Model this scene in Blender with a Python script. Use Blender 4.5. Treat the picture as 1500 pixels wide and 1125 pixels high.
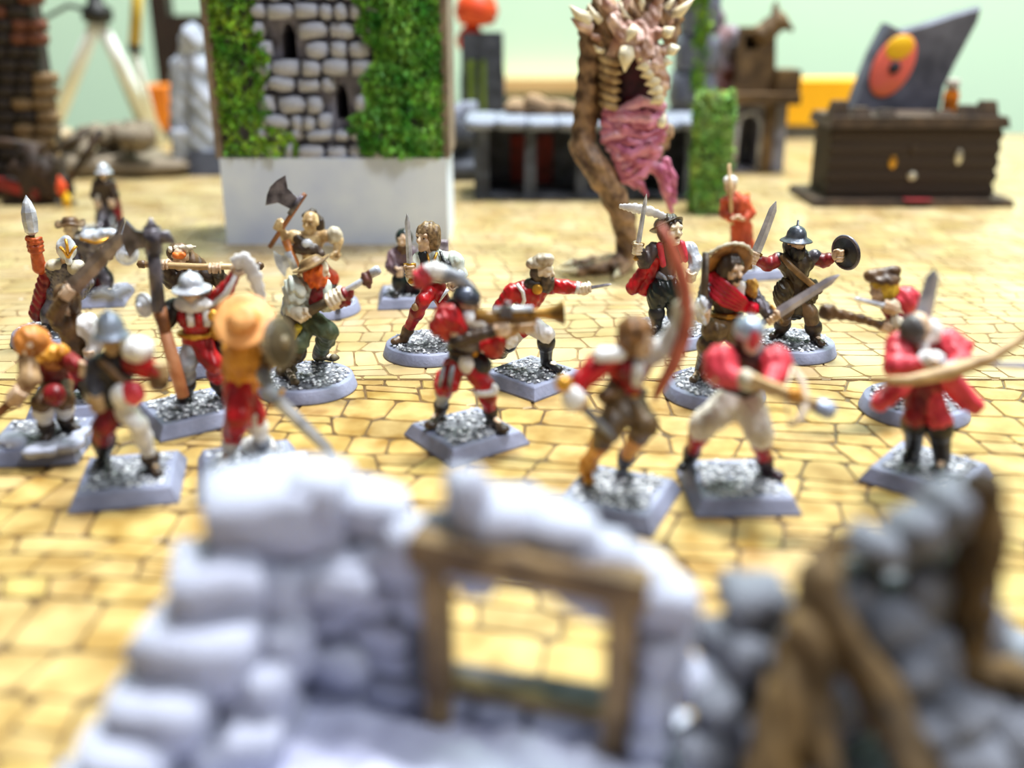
import bpy, math, random
import numpy as np
from mathutils import Vector, Matrix
for o in list(bpy.data.objects): bpy.data.objects.remove(o, do_unlink=True)
scene = bpy.context.scene
COL = scene.collection
MM = 0.001                      # everything below is measured in millimetres and written in metres
# ------------------------------------------------------------------ camera
FPX, HCAM, PITCH = 1460.0, 89.0, math.radians(20.7)
cam = bpy.data.cameras.new('camera'); camo = bpy.data.objects.new('camera', cam); COL.objects.link(camo)
camo.location = (0, 0, HCAM*MM); camo.rotation_euler = (math.pi/2-PITCH, 0, 0)
cam.sensor_width = 36; cam.lens = 36*FPX/1500; cam.clip_start = 0.004; cam.clip_end = 50
cam.dof.use_dof = True; cam.dof.focus_distance = 0.262; cam.dof.aperture_fstop = 6.9
scene.camera = camo
# ------------------------------------------------------------------ world, lamps, exposure
w = bpy.data.worlds.new('world'); scene.world = w; w.use_nodes = True
bg = w.node_tree.nodes['Background']; bg.inputs[0].default_value = (0.93, 0.96, 1.0, 1); bg.inputs[1].default_value = 0.15
def area(name, loc, size, power, col, target):
    l = bpy.data.lights.new(name, 'AREA'); l.shape = 'RECTANGLE'; l.size, l.size_y = size; l.energy = power; l.color = col
    o = bpy.data.objects.new(name, l); COL.objects.link(o); o.location = loc
    o.rotation_euler = (Vector(target)-Vector(loc)).to_track_quat('-Z', 'Y').to_euler()
    return o
# two fittings on the room's ceiling, 1.65 m above the table and out of the picture, facing straight down
area('ceiling_lamp_offscreen', (0.25, 0.62, 1.65), (0.4, 0.25), 62, (0.95, 0.98, 1.0), (0.25, 0.6201, 0))
area('ceiling_lamp_right_offscreen', (0.95, -0.3, 1.65), (0.4, 0.3), 26, (0.9, 0.95, 1.0), (0.95, -0.2999, 0))
vs = scene.view_settings
vs.view_transform = 'Standard'; vs.look = 'None'; vs.gamma = 1; vs.use_curve_mapping = False; vs.exposure = 0.18
# ------------------------------------------------------------------ pixel -> place
CT, ST = math.cos(PITCH), math.sin(PITCH)
def ray(px, py):
    a, b = (px-750)/FPX, (py-562.5)/FPX
    return np.array([a, CT-b*ST, -ST-b*CT])
def G(px, py, z=0.0):                       # where a pixel meets the table (or height z)
    r = ray(px, py); t = (z-HCAM)/r[2]; return np.array([r[0]*t, r[1]*t, z])
def P(px, py, Y):                           # where a pixel meets the vertical plane at distance Y
    r = ray(px, py); t = Y/r[1]; return np.array([r[0]*t, Y, HCAM+r[2]*t])
def scale_at(p): return FPX/(p[1]*CT-(p[2]-HCAM)*ST)   # pixels per mm there
def V(*a): return np.array(a, float)
def unit(v):
    v = np.asarray(v, float); n = np.linalg.norm(v); return v/n if n > 1e-9 else np.array([0, 0, 1.0])
rng = random.Random(7)
# ------------------------------------------------------------------ materials
MATS = {}
def srgb(c):
    return tuple(((x/255)/12.92 if x/255 <= 0.04045 else ((x/255+0.055)/1.055)**2.4) for x in c)
def mat(name, c1, c2=None, scale=400, rough=0.55, metal=0.0, bump=0.0, bscale=None, tint=False, detail=4, lo=0.35, hi=0.65, coat=0.0, spec=0.5):
    if name in MATS: return MATS[name]
    m = bpy.data.materials.new(name); m.use_nodes = True; nt = m.node_tree; N = nt.nodes; L = nt.links
    b = N['Principled BSDF']; b.inputs['Roughness'].default_value = rough; b.inputs['Metallic'].default_value = metal
    b.inputs['Specular IOR Level'].default_value = spec
    if coat: b.inputs['Coat Weight'].default_value = coat; b.inputs['Coat Roughness'].default_value = 0.12
    tc = N.new('ShaderNodeTexCoord')
    nz = N.new('ShaderNodeTexNoise'); nz.inputs['Scale'].default_value = scale; nz.inputs['Detail'].default_value = detail
    L.new(tc.outputs['Object'], nz.inputs['Vector'])
    rp = N.new('ShaderNodeValToRGB'); rp.color_ramp.elements[0].position = lo; rp.color_ramp.elements[1].position = hi
    rp.color_ramp.elements[0].color = (*srgb(c2 or tuple(int(x*0.8) for x in c1)), 1); rp.color_ramp.elements[1].color = (*srgb(c1), 1)
    L.new(nz.outputs['Fac'], rp.inputs['Fac']); out = rp.outputs['Color']
    if tint:                                 # a paint tint of its own for every stone
        at = N.new('ShaderNodeAttribute'); at.attribute_name = 'tint'
        mx = N.new('ShaderNodeMix'); mx.data_type = 'RGBA'; mx.blend_type = 'MULTIPLY'; mx.inputs[0].default_value = 1
        L.new(out, mx.inputs[6]); L.new(at.outputs['Color'], mx.inputs[7]); out = mx.outputs[2]
    L.new(out, b.inputs['Base Color'])
    if bump:
        n2 = N.new('ShaderNodeTexNoise'); n2.inputs['Scale'].default_value = bscale or scale*2; n2.inputs['Detail'].default_value = 5
        L.new(tc.outputs['Object'], n2.inputs['Vector'])
        bp = N.new('ShaderNodeBump'); bp.inputs['Strength'].default_value = bump; bp.inputs['Distance'].default_value = 0.0004
        L.new(n2.outputs['Fac'], bp.inputs['Height']); L.new(bp.outputs['Normal'], b.inputs['Normal'])
    MATS[name] = m; return m
# ------------------------------------------------------------------ objects
def setp(o, label=None, cat=None, group=None, kind=None):
    if label: o['label'] = label
    if cat: o['category'] = cat
    if group: o['group'] = group
    if kind: o['kind'] = kind
    return o
def thing(name, label, cat, loc, group=None, kind=None):
    o = bpy.data.objects.new(name, None); COL.objects.link(o); o.empty_display_size = 0.005
    o.location = tuple(np.asarray(loc, float)*MM)
    return setp(o, label, cat, group, kind)
def origin_of(parent):
    p = np.zeros(3)
    while parent is not None:
        p = p+np.array(parent.location)/MM; parent = parent.parent
    return p
def mesh_from(name, v, f, m, smooth=True):
    me = bpy.data.meshes.new(name); v = np.asarray(v, np.float64)
    if isinstance(f, np.ndarray):
        me.vertices.add(len(v)); me.vertices.foreach_set('co', v.astype(np.float32).ravel())
        k = f.shape[1]; me.loops.add(f.size); me.loops.foreach_set('vertex_index', f.astype(np.int32).ravel())
        me.polygons.add(len(f)); me.polygons.foreach_set('loop_start', np.arange(0, f.size, k, dtype=np.int32))
        me.update(calc_edges=True); me.validate()
    else:
        me.from_pydata([tuple(x) for x in v], [], f)
    me.polygons.foreach_set('use_smooth', np.full(len(me.polygons), smooth))
    if m: me.materials.append(m)
    me.update(); return me
def part(name, v, f, m, parent=None, smooth=True, kind=None, label=None):
    off = origin_of(parent) if parent else np.zeros(3)
    me = mesh_from(name, (np.asarray(v, float)-off)*MM, f, m, smooth)
    o = bpy.data.objects.new(name, me); COL.objects.link(o)
    if parent: o.parent = parent
    return setp(o, label=label, kind=kind)
def frame(d, hint=(0, 0, 1)):                # orthonormal (d, s, u)
    d = unit(d); h = np.asarray(hint, float)
    if abs(np.dot(d, unit(h))) > 0.97: h = np.array([0, 1.0, 0.1])
    s = unit(np.cross(d, h)); u = np.cross(s, d); return d, s, u
class MB:
    def __init__(s): s.v = []; s.f = []
    def add(s, v, f):
        n = len(s.v); s.v += [np.asarray(x, float) for x in v]; s.f += [tuple(i+n for i in q) for q in f]; return s
    def box(s, c, size, ax=None, taper=1.0):
        hx, hy, hz = [k/2 for k in size]; A = np.eye(3) if ax is None else np.array(ax)
        vs_ = []
        for z in (-1, 1):
            t = taper if z > 0 else 1
            for x, y in ((-1, -1), (1, -1), (1, 1), (-1, 1)):
                vs_.append(np.asarray(c)+A[0]*x*hx*t+A[1]*y*hy*t+A[2]*z*hz)
        return s.add(vs_, [(3, 2, 1, 0), (4, 5, 6, 7), (0, 1, 5, 4), (1, 2, 6, 5), (2, 3, 7, 6), (3, 0, 4, 7)])
    def bar(s, a, b, wd, th, hint=(0, 0, 1)):
        a, b = np.asarray(a, float), np.asarray(b, float); d, q, u = frame(b-a, hint)
        return s.box((a+b)/2, (np.linalg.norm(b-a), wd, th), (d, q, u))
    def tube(s, pts, rad, n=10, flat=1.0, hint=(0, 0, 1), close=False, caps=True):
        pts = [np.asarray(p, float) for p in pts]; m = len(pts)
        if not hasattr(rad, '__len__'): rad = [rad]*m
        vs_ = []; fs = []; pu = None
        for i, p in enumerate(pts):
            if close: d = pts[(i+1) % m]-pts[i-1]
            else: d = pts[min(i+1, m-1)]-pts[max(i-1, 0)]
            d, q, u = frame(d, hint if pu is None else pu); pu = u
            for k in range(n):
                a = 2*math.pi*k/n; vs_.append(p+rad[i]*(math.cos(a)*q+math.sin(a)*u*flat))
        for i in range(m if close else m-1):
            for k in range(n):
                j = (i+1) % m
                fs.append((i*n+k, i*n+(k+1) % n, j*n+(k+1) % n, j*n+k))
        if caps and not close: fs += [tuple(range(n))[::-1], tuple(range((m-1)*n, m*n))]
        return s.add(vs_, fs)
    def lathe(s, c, up, prof, n=24, fwd=(0, -1, 0), ell=(1, 1), wave=0, wn=3, ph=0):
        u = unit(up); f = np.asarray(fwd, float); f = unit(f-u*np.dot(f, u)); q = np.cross(u, f); m = len(prof); vs_ = []; fs = []
        rmax = max(p[0] for p in prof)
        for r, z in prof:
            for k in range(n):
                a = 2*math.pi*k/n; zz = z+wave*(r/rmax)**3*math.sin(wn*a+ph)
                vs_.append(np.asarray(c)+u*zz+r*(f*math.cos(a)*ell[0]+q*math.sin(a)*ell[1]))
        for i in range(m-1):
            for k in range(n): fs.append((i*n+k, i*n+(k+1) % n, (i+1)*n+(k+1) % n, (i+1)*n+k))
        fs += [tuple(range(n))[::-1], tuple(range((m-1)*n, m*n))]
        return s.add(vs_, fs)
    def prism(s, poly, a, b, bevel=0.0):     # polygon list of 3D points, extruded from +a to +b
        c = np.mean(poly, axis=0); n = len(poly); a, b = np.asarray(a, float), np.asarray(b, float); d = b-a
        rings = [(0, 1-bevel), (0.2, 1), (0.8, 1), (1, 1-bevel)] if bevel else [(0, 1), (1, 1)]
        vs_ = [c+(np.asarray(p)-c)*k+a+d*t for t, k in rings for p in poly]; fs = []
        for i in range(len(rings)-1):
            for k in range(n): fs.append((i*n+k, i*n+(k+1) % n, (i+1)*n+(k+1) % n, (i+1)*n+k))
        fs += [tuple(range(n))[::-1], tuple(range((len(rings)-1)*n, len(rings)*n))]
        return s.add(vs_, fs)
    def build(s, name, m, parent=None, smooth=False, kind=None, label=None):
        o = part(name, s.v, s.f, m, parent, smooth, kind, label)
        me = o.data
        import bmesh
        bm = bmesh.new(); bm.from_mesh(me); bmesh.ops.recalc_face_normals(bm, faces=bm.faces); bm.to_mesh(me); bm.free()
        return o
# ------------------------------------------------------------------ smooth solids: distance field -> surface
def _smin(a, b, k):
    if k <= 0: return np.minimum(a, b)
    h = np.maximum(k-np.abs(a-b), 0)/k; return np.minimum(a, b)-h*h*k*0.25
def cap(a, b, ra, rb=None, k=0.6):           # tapered limb
    a, b = np.asarray(a, float), np.asarray(b, float); rb = ra if rb is None else rb; R = max(ra, rb)
    d = b-a; dd = max(np.dot(d, d), 1e-9)
    def f(X, Y, Z):
        x, y, z = X-a[0], Y-a[1], Z-a[2]; t = np.clip((x*d[0]+y*d[1]+z*d[2])/dd, 0, 1)
        return np.sqrt((x-t*d[0])**2+(y-t*d[1])**2+(z-t*d[2])**2)-(ra+(rb-ra)*t)
    return (np.minimum(a, b)-R, np.maximum(a, b)+R, f, k, 1)
def ell(c, r, ax=None, k=0.6):               # ellipsoid, radii along the axes ax
    c = np.asarray(c, float); A = np.eye(3) if ax is None else np.array(ax); r = np.array(r, float); R = r.max()
    def f(X, Y, Z):
        x, y, z = X-c[0], Y-c[1], Z-c[2]; q = [(A[i][0]*x+A[i][1]*y+A[i][2]*z)/r[i] for i in range(3)]
        n = np.sqrt(q[0]**2+q[1]**2+q[2]**2); return (n-1)*r.min()*np.clip(0.6+0.4*n, 0.6, 1.4)
    return (c-R, c+R, f, k, 1)
def rbox(c, size, ax=None, r=0.3, k=0.3):
    c = np.asarray(c, float); A = np.eye(3) if ax is None else np.array(ax); h = np.array(size, float)/2-r; R = np.linalg.norm(h)+r
    def f(X, Y, Z):
        x, y, z = X-c[0], Y-c[1], Z-c[2]; q = [np.abs(A[i][0]*x+A[i][1]*y+A[i][2]*z)-h[i] for i in range(3)]
        return np.sqrt(sum(np.maximum(t, 0)**2 for t in q))+np.minimum(np.maximum(np.maximum(q[0], q[1]), q[2]), 0)-r
    return (c-R, c+R, f, k, 1)
def cut(p): return (p[0], p[1], p[2], p[3], -1)
def solid(prims, vox=0.3, fold=0.0, ffreq=1.6, strand=None):
    fold *= 1.5
    add = [p for p in prims if p[4] > 0]
    lo = np.min([p[0] for p in add], axis=0)-1.0-2*vox; hi = np.max([p[1] for p in add], axis=0)+1.0+2*vox
    n = np.ceil((hi-lo)/vox).astype(int)+1
    ax = [lo[i]+vox*np.arange(n[i]) for i in range(3)]
    D = np.full(n, 6.0, np.float32)
    for plo, phi, f, k, sg in prims:
        pad = max(k, 0)*0.5+2.5*vox
        i0 = np.clip(np.floor((plo-pad-lo)/vox).astype(int), 0, n-1); i1 = np.clip(np.ceil((phi+pad-lo)/vox).astype(int)+1, 1, n)
        if (i1 <= i0).any(): continue
        sl = tuple(slice(i0[j], i1[j]) for j in range(3))
        X = ax[0][sl[0]][:, None, None]; Y = ax[1][sl[1]][None, :, None]; Z = ax[2][sl[2]][None, None, :]
        d = f(X, Y, Z).astype(np.float32)
        if sg > 0: D[sl] = _smin(D[sl], d, k)
        else: D[sl] = np.maximum(D[sl], -d)
    if fold:
        X, Y, Z = ax[0][:, None, None], ax[1][None, :, None], ax[2][None, None, :]
        q = ffreq
        D = D+fold*(np.sin(q*(X*1.1+Z*0.5)+np.sin(q*0.6*Y+1.0)*1.3)*np.sin(q*(0.9*Y-0.7*Z)+0.8*np.sin(q*0.7*X)))
    if strand:                                # grooves running along direction strand[0]
        sd, amp, fr = strand; d_, s_, u_ = frame(sd, (0, 1, 0.2))
        X, Y, Z = ax[0][:, None, None], ax[1][None, :, None], ax[2][None, None, :]
        a = X*s_[0]+Y*s_[1]+Z*s_[2]; b = X*u_[0]+Y*u_[1]+Z*u_[2]; c = X*d_[0]+Y*d_[1]+Z*d_[2]
        D = D+amp*(np.sin(fr*a+0.35*np.sin(0.9*c))+0.6*np.sin(fr*1.3*b+0.4*np.sin(1.1*c+1)))*0.7
    S = D < 0
    C = [S[i:n[0]-1+i, j:n[1]-1+j, k:n[2]-1+k] for i in (0, 1) for j in (0, 1) for k in (0, 1)]
    cnt = np.zeros(n-1, np.int8)
    for c in C: cnt += c
    M = (cnt > 0) & (cnt < 8); idx = np.argwhere(M)
    ids = np.full(M.shape, -1, np.int32); ids[M] = np.arange(len(idx))
    acc = np.zeros((len(idx), 3)); num = np.zeros(len(idx))
    val = {}
    for i in (0, 1):
        for j in (0, 1):
            for k in (0, 1): val[(i, j, k)] = D[idx[:, 0]+i, idx[:, 1]+j, idx[:, 2]+k]
    ks = list(val)
    for a in ks:
        for axn in range(3):
            if a[axn] == 0:
                b = list(a); b[axn] = 1; b = tuple(b); da, db = val[a], val[b]; cr = (da < 0) != (db < 0)
                t = np.where(cr, da/np.where(cr, da-db, 1), 0); p = np.tile(np.array(a, float), (len(idx), 1)); p[:, axn] += t
                acc[cr] += p[cr]; num[cr] += 1
    verts = lo+(idx+acc/num[:, None])*vox
    quads = []
    for axn in range(3):
        o1, o2 = [q for q in range(3) if q != axn]
        s0 = [slice(None)]*3; s1 = [slice(None)]*3; s0[axn] = slice(0, n[axn]-1); s1[axn] = slice(1, n[axn])
        A, B = S[tuple(s0)], S[tuple(s1)]; e = np.argwhere(A != B)
        e = e[(e[:, o1] > 0) & (e[:, o2] > 0) & (e[:, o1] < n[o1]-1) & (e[:, o2] < n[o2]-1)]
        if len(e) == 0: continue
        def cell(d1, d2):
            q = e.copy(); q[:, o1] -= d1; q[:, o2] -= d2; return ids[q[:, 0], q[:, 1], q[:, 2]]
        Q = np.stack([cell(1, 1), cell(0, 1), cell(0, 0), cell(1, 0)], 1)
        flip = ~A[e[:, 0], e[:, 1], e[:, 2]]
        if axn == 1: flip = ~flip
        Q[flip] = Q[flip][:, ::-1]; quads.append(Q)
    return verts, np.concatenate(quads)
def solid_part(name, prims, m, parent=None, vox=0.3, fold=0.0, kind=None, label=None, strand=None, ffreq=1.6):
    v, f = solid(prims, vox, fold, ffreq, strand); return part(name, v, f, m, parent, True, kind, label)
def carve(o, cutter):                         # cut a real recess into a wall
    md = o.modifiers.new('recess', 'BOOLEAN'); md.operation = 'DIFFERENCE'; md.object = cutter; md.solver = 'EXACT'
    bpy.context.view_layer.update(); dg = bpy.context.evaluated_depsgraph_get(); me = bpy.data.meshes.new_from_object(o.evaluated_get(dg))
    o.modifiers.clear(); o.data = me; bpy.data.objects.remove(cutter, do_unlink=True); return o
# rounded, chipped blocks; a few shared shapes
def block_mesh(name, m, seg=3, p=5, amp=0.1, seed=0, tint=None):
    r = random.Random(seed); vs_ = []; fs = []; key = {}
    ph = [r.uniform(0, 6.28) for _ in range(9)]
    def vid(q):
        kk = tuple(np.round(q, 5))
        if kk not in key:
            key[kk] = len(vs_); q = np.asarray(q, float); nrm = (np.abs(q)**p).sum()**(1/p); q = q/nrm
            d = 1+amp*(math.sin(3.1*q[0]+ph[0])*math.sin(2.7*q[1]+ph[1])+0.7*math.sin(4*q[2]+ph[2]+2*q[0])*math.sin(3.3*q[0]+ph[3]))+amp*0.5*r.uniform(-1, 1)
            vs_.append(q*d*0.5)
        return key[kk]
    g = [-1+2*i/seg for i in range(seg+1)]
    for axn in range(3):
        for sg in (-1, 1):
            for i in range(seg):
                for j in range(seg):
                    def pt(a, b):
                        q = [0, 0, 0]; q[axn] = sg; q[(axn+1) % 3] = a; q[(axn+2) % 3] = b; return vid(q)
                    quad = (pt(g[i], g[j]), pt(g[i+1], g[j]), pt(g[i+1], g[j+1]), pt(g[i], g[j+1]))
                    fs.append(quad if sg > 0 else quad[::-1])
    return mesh_from(name, np.array(vs_), fs, m, True)
BLK = {}
def stone(parent, c, size, m, name='stone', rot=(0, 0, 0), var=None, seg=3, p=5, amp=0.1):
    var = rng.randrange(5) if var is None else var; kk = (m.name, var, seg, p, amp)
    if kk not in BLK: BLK[kk] = block_mesh('stone_block', m, seg, p, amp, seed=var*13+5)
    o = bpy.data.objects.new(name, BLK[kk]); COL.objects.link(o)
    o.location = tuple((np.asarray(c)-origin_of(parent))*MM); o.scale = tuple(np.asarray(size)*MM); o.rotation_euler = rot
    o.parent = parent
    return o
# ================================================================== room and table
M_wall = mat('mint_wall_paint', (216, 246, 214), (210, 242, 208), 3, 0.8)
M_rail = mat('yellow_rail_paint', (246, 186, 22), (232, 164, 10), 6, 0.45)
M_wains = mat('grey_wainscot', (150, 150, 142), (128, 128, 122), 8, 0.7)
M_floor = mat('room_floor', (150, 130, 110), (130, 112, 94), 5, 0.5)
def struct(o): o['kind'] = 'structure'; return o
struct(MB().box((0, 1120, 500), (4200, 100, 3000)).build('wall_back', M_wall))
struct(MB().box((0, 1064, -700), (4200, 12, 160)).build('baseboard_back', M_wains))
struct(MB().box(((P(690, 125, 1060)[0]+P(900, 125, 1060)[0])/2, 1060, 15), (P(900, 125, 1060)[0]-P(690, 125, 1060)[0], 24, 14)).build('trim_1', mat('tan_rail', (226, 184, 120), (206, 160, 96), 6, 0.5)))
struct(MB().box((0, 200, -800), (4200, 4200, 40)).build('floor', M_floor))
tb = thing('gaming_table', 'wide wooden table carrying the printed gaming mats and scenery', 'table', (0, 400, -780))
M_wood = mat('table_wood', (176, 138, 92), (150, 112, 72), 30, 0.45)
MB().box((0, 300, -13.3), (1300, 940, 24)).build('tabletop', M_wood, tb)
for x in (-600, 600):
    for y in (-120, 720): MB().box((x, y, -402.5), (50, 50, 755)).build('leg', M_wood, tb)
# ------------------------------------------------------------------ printed flagstone mats
def inset(poly, g):
    n = len(poly); out = []
    if sum(poly[k-1][0]*poly[k][1]-poly[k][0]*poly[k-1][1] for k in range(n)) < 0: poly = poly[::-1]
    for k in range(n):
        (ax_, ay), (bx_, by), (cx_, cy_) = poly[k-1], poly[k], poly[(k+1) % n]
        l1 = max(math.hypot(bx_-ax_, by-ay), 1e-6); l2 = max(math.hypot(cx_-bx_, cy_-by), 1e-6)
        n1x, n1y, n2x, n2y = -(by-ay)/l1, (bx_-ax_)/l1, -(cy_-by)/l2, (cx_-bx_)/l2; q = max(1+n1x*n2x+n1y*n2y, 0.5)
        out.append((bx_+g*(n1x+n2x)/q, by+g*(n1y+n2y)/q))
    return out
def clip(poly, x0, x1, y0, y1):
    for ax_, lim, sg in ((0, x0, -1), (0, x1, 1), (1, y0, -1), (1, y1, 1)):
        new = []; m = len(poly)
        for k in range(m):
            a, b = poly[k], poly[(k+1) % m]; da, db = sg*(a[ax_]-lim), sg*(b[ax_]-lim)
            if da <= 0: new.append(a)
            if (da < 0) != (db < 0) and da != db: t = da/(da-db); new.append((a[0]+(b[0]-a[0])*t, a[1]+(b[1]-a[1])*t))
        poly = new
        if len(poly) < 3: return []
    return poly
def cells(x0, x1, y0, y1, sx, sy, jit, gap, seed, rot=0.0):
    """wavy courses of uneven, roughly rectangular flagstones"""
    r = random.Random(seed); ca, sa = math.cos(rot), math.sin(rot); out = []
    cx, cy = (x0+x1)/2, (y0+y1)/2; R = math.hypot(x1-x0, y1-y0)/2+2*sx; v = -R; rows = []
    while v < R: rows.append((v, [r.uniform(0, 6.28) for _ in range(2)])); v += sy*r.uniform(0.7, 1.35)
    def line(i, u):
        v, ph = rows[i]; return v+0.9*math.sin(u*0.11+ph[0])+0.7*math.sin(u*0.043+ph[1])+1.6*math.sin(u*0.02+1)
    def wob(i, k): q = random.Random(i*7919+k*31+seed); return q.uniform(-1, 1)
    for i in range(len(rows)-1):
        u = -R; k = 0; prev = None
        while u < R:
            sl = r.uniform(-1, 1)*jit*sx*0.5; cutp = (u-sl, u+sl); 
            if prev is not None:
                a, b = prev, cutp; q = [(a[0], line(i, a[0])), (b[0], line(i, b[0])), (b[1], line(i+1, b[1])), (a[1], line(i+1, a[1]))]
                parts_ = [q]
                if r.random() < 0.16:
                    t = r.uniform(0.4, 0.6); m1 = tuple(np.array(q[0])*(1-t)+np.array(q[3])*t); m2 = tuple(np.array(q[1])*(1-t)+np.array(q[2])*t)
                    parts_ = [[q[0], q[1], m2, m1], [m1, m2, q[2], q[3]]]
                for p in parts_:
                    # knock the corners off a little so that no stone is a perfect quad
                    pp_ = []
                    for e in range(4):
                        A, B, C = p[e-1], p[e], p[(e+1) % 4]; f = r.uniform(0.06, 0.2); h_ = r.uniform(0.06, 0.2)
                        pp_ += [(B[0]+(A[0]-B[0])*f, B[1]+(A[1]-B[1])*f), (B[0]+(C[0]-B[0])*h_, B[1]+(C[1]-B[1])*h_)]
                    if math.hypot(p[0][0], p[0][1]) > R: continue
                    w_ = [(cx+ca*x-sa*y, cy+sa*x+ca*y) for x, y in inset(pp_, gap/2)]
                    if all(x < x0 or x > x1 or y < y0 or y > y1 for x, y in w_): continue
                    w_ = clip(w_, x0, x1, y0, y1)
                    if len(w_) >= 3: out.append(w_)
            prev = cutp; u += sx*r.uniform(0.65, 1.5)
    return out
M_flagA = mat('flagstone_ochre', (200, 172, 112), (150, 114, 54), 130, 0.3, tint=True, detail=6, lo=0.3, hi=0.66, spec=0.5)
M_flagB = mat('flagstone_cream', (204, 186, 144), (168, 140, 92), 45, 0.24, tint=True, detail=5, lo=0.3, hi=0.7, spec=0.5)
M_joint = mat('mat_joint', (104, 78, 44), (78, 56, 32), 300, 0.4)
M_jointB = mat('mat_joint_pale', (142, 114, 76), (110, 86, 56), 300, 0.4)
def flag_geo(poly, top=0.0, bot=-0.3):
    c = np.mean(poly, axis=0); n = len(poly)
    v = [(x, y, bot) for x, y in poly]+[((x-c[0])*0.965+c[0], (y-c[1])*0.965+c[1], top) for x, y in poly]
    f = [tuple(range(n, 2*n))]+[(k, (k+1) % n, n+(k+1) % n, n+k) for k in range(n)]
    return v, f
def tint_of(r, ochre):
    k = r.uniform(0.82, 1.03); g = r.uniform(-0.03, 0.03) if ochre else r.uniform(-0.03, 0.02)
    y = r.uniform(-0.12, 0.12) if ochre else r.uniform(-0.12, 0.06)
    return (min(k, 1.0), min(1, k+g), min(1, k+y-0.02), 1)
def set_tint(me, cols):
    a = me.color_attributes.new('tint', 'FLOAT_COLOR', 'POINT'); a.data.foreach_set('color', np.array(cols, np.float32).ravel())
def lay_mat(name, label, x0, x1, y0, y1, sx, sy, m, mj, seed, rot, ochre):
    t = thing(name, label, 'mat', ((x0+x1)/2, (y0+y1)/2, -1.2))
    MB().box(((x0+x1)/2, (y0+y1)/2, -0.78), (x1-x0, y1-y0, 0.96)).build('mat_sheet', mj, t)
    r = random.Random(seed); off = origin_of(t)
    polys = cells(x0+0.4, x1-0.4, y0+0.4, y1-0.4, sx, sy, 0.4, 0.5 if ochre else 0.36, seed, rot)
    def shown(p):
        c = np.mean(p, axis=0); d = c[1]*CT+HCAM*ST; px = 750+FPX*c[0]/d
        py = 562.5+FPX*(HCAM*CT-c[1]*ST)/d
        return (-30 < px < 1530 and 150 < py < 1150), d
    polys.sort(key=lambda p: (not shown(p)[0], shown(p)[1]))
    bv, bf, bt = [], [], []
    for k, p in enumerate(polys):
        v, f = flag_geo(p); col = tint_of(r, ochre)
        if k < 300 and shown(p)[0]:
            o = part('flagstone', v, f, m, t, False); set_tint(o.data, [col]*len(v))
        else:
            n = len(bv); bv += v; bf += [tuple(i+n for i in q) for q in f]; bt += [col]*len(v)
    if bv:
        o = part('far_flagstones', bv, bf, m, t, False, kind='stuff'); set_tint(o.data, bt)
    return t
SEAM = G(750, 556)[1]
lay_mat('flagstone_mat', 'printed mat of ochre flagstones under the front rows of miniatures', -330, 330, 20, SEAM-0.3, 10.5, 9.2, M_flagA, M_joint, 3, -0.14, True)
lay_mat('flagstone_mat', 'printed mat of pale cream flagstones reaching back to the scenery', -560, 560, SEAM+0.3, 740, 8.0, 8.2, M_flagB, M_jointB, 4, 0.05, False)
# ================================================================== paint for scenery
M_st = mat('ruin_stone', (204, 208, 228), (88, 90, 108), 110, 0.75, bump=0.5, bscale=420, lo=0.3, hi=0.54)
M_stdk = mat('ruin_mortar', (104, 106, 116), (66, 68, 76), 200, 0.85, bump=0.4)
M_timber = mat('ruin_timber', (150, 122, 78), (84, 62, 34), 160, 0.7, bump=0.5, bscale=300)
M_rock = mat('rock_paint', (160, 164, 178), (50, 54, 60), 90, 0.8, bump=0.5, bscale=420, lo=0.36, hi=0.62)
M_plaster = mat('ruin_floor', (222, 226, 248), (160, 162, 188), 90, 0.75, bump=0.5, bscale=300)
# ------------------------------------------------------------------ ruined house in the foreground
def px_stone(parent, px, py, wpx, hpx, Y, depth, m=M_st, rot=(0, 0, 0), **kw):
    c = P(px, py, Y); s = scale_at(c); return stone(parent, c, (wpx/s, depth, hpx/s/CT), m, rot=rot, **kw)
ru = thing('ruined_house', 'grey ruined stone house corner with a wooden window frame', 'ruin', (-10, 100, 0))
v = [G(x, y, 3.2) for x, y in ((60, 1180), (330, 985), (620, 985), (1010, 1040), (1060, 1300), (40, 1300))]
MB().prism([V(p[0], p[1], 0) for p in v], (0, 0, 0), (0, 0, 3.2), 0.02).build('floor_plate', M_plaster, ru, True)
# mound of snow-pale rubble on the floor, as a height field
gv, gf = [], []; nx, ny = 44, 28
for j in range(ny):
    for i in range(nx):
        x = -40+62*i/(nx-1); y = 62+44*j/(ny-1)
        z = 3.0+2.2*abs(math.sin(x*0.31+y*0.2))*abs(math.sin(y*0.27-x*0.1))+1.1*math.sin(x*0.9+1.3*math.sin(y*0.8))*math.sin(y*1.1)
        ed = min(i, nx-1-i, j*2+3, (ny-1-j)*1.2)/4.0; gv.append((x, y, 2.6+(max(z, 3)-2.6)*min(1, ed)))
for j in range(ny-1):
    for i in range(nx-1): gf.append((j*nx+i, j*nx+i+1, (j+1)*nx+i+1, (j+1)*nx+i))
part('rubble_floor', gv, gf, M_plaster, ru, True, kind='stuff')
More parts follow.
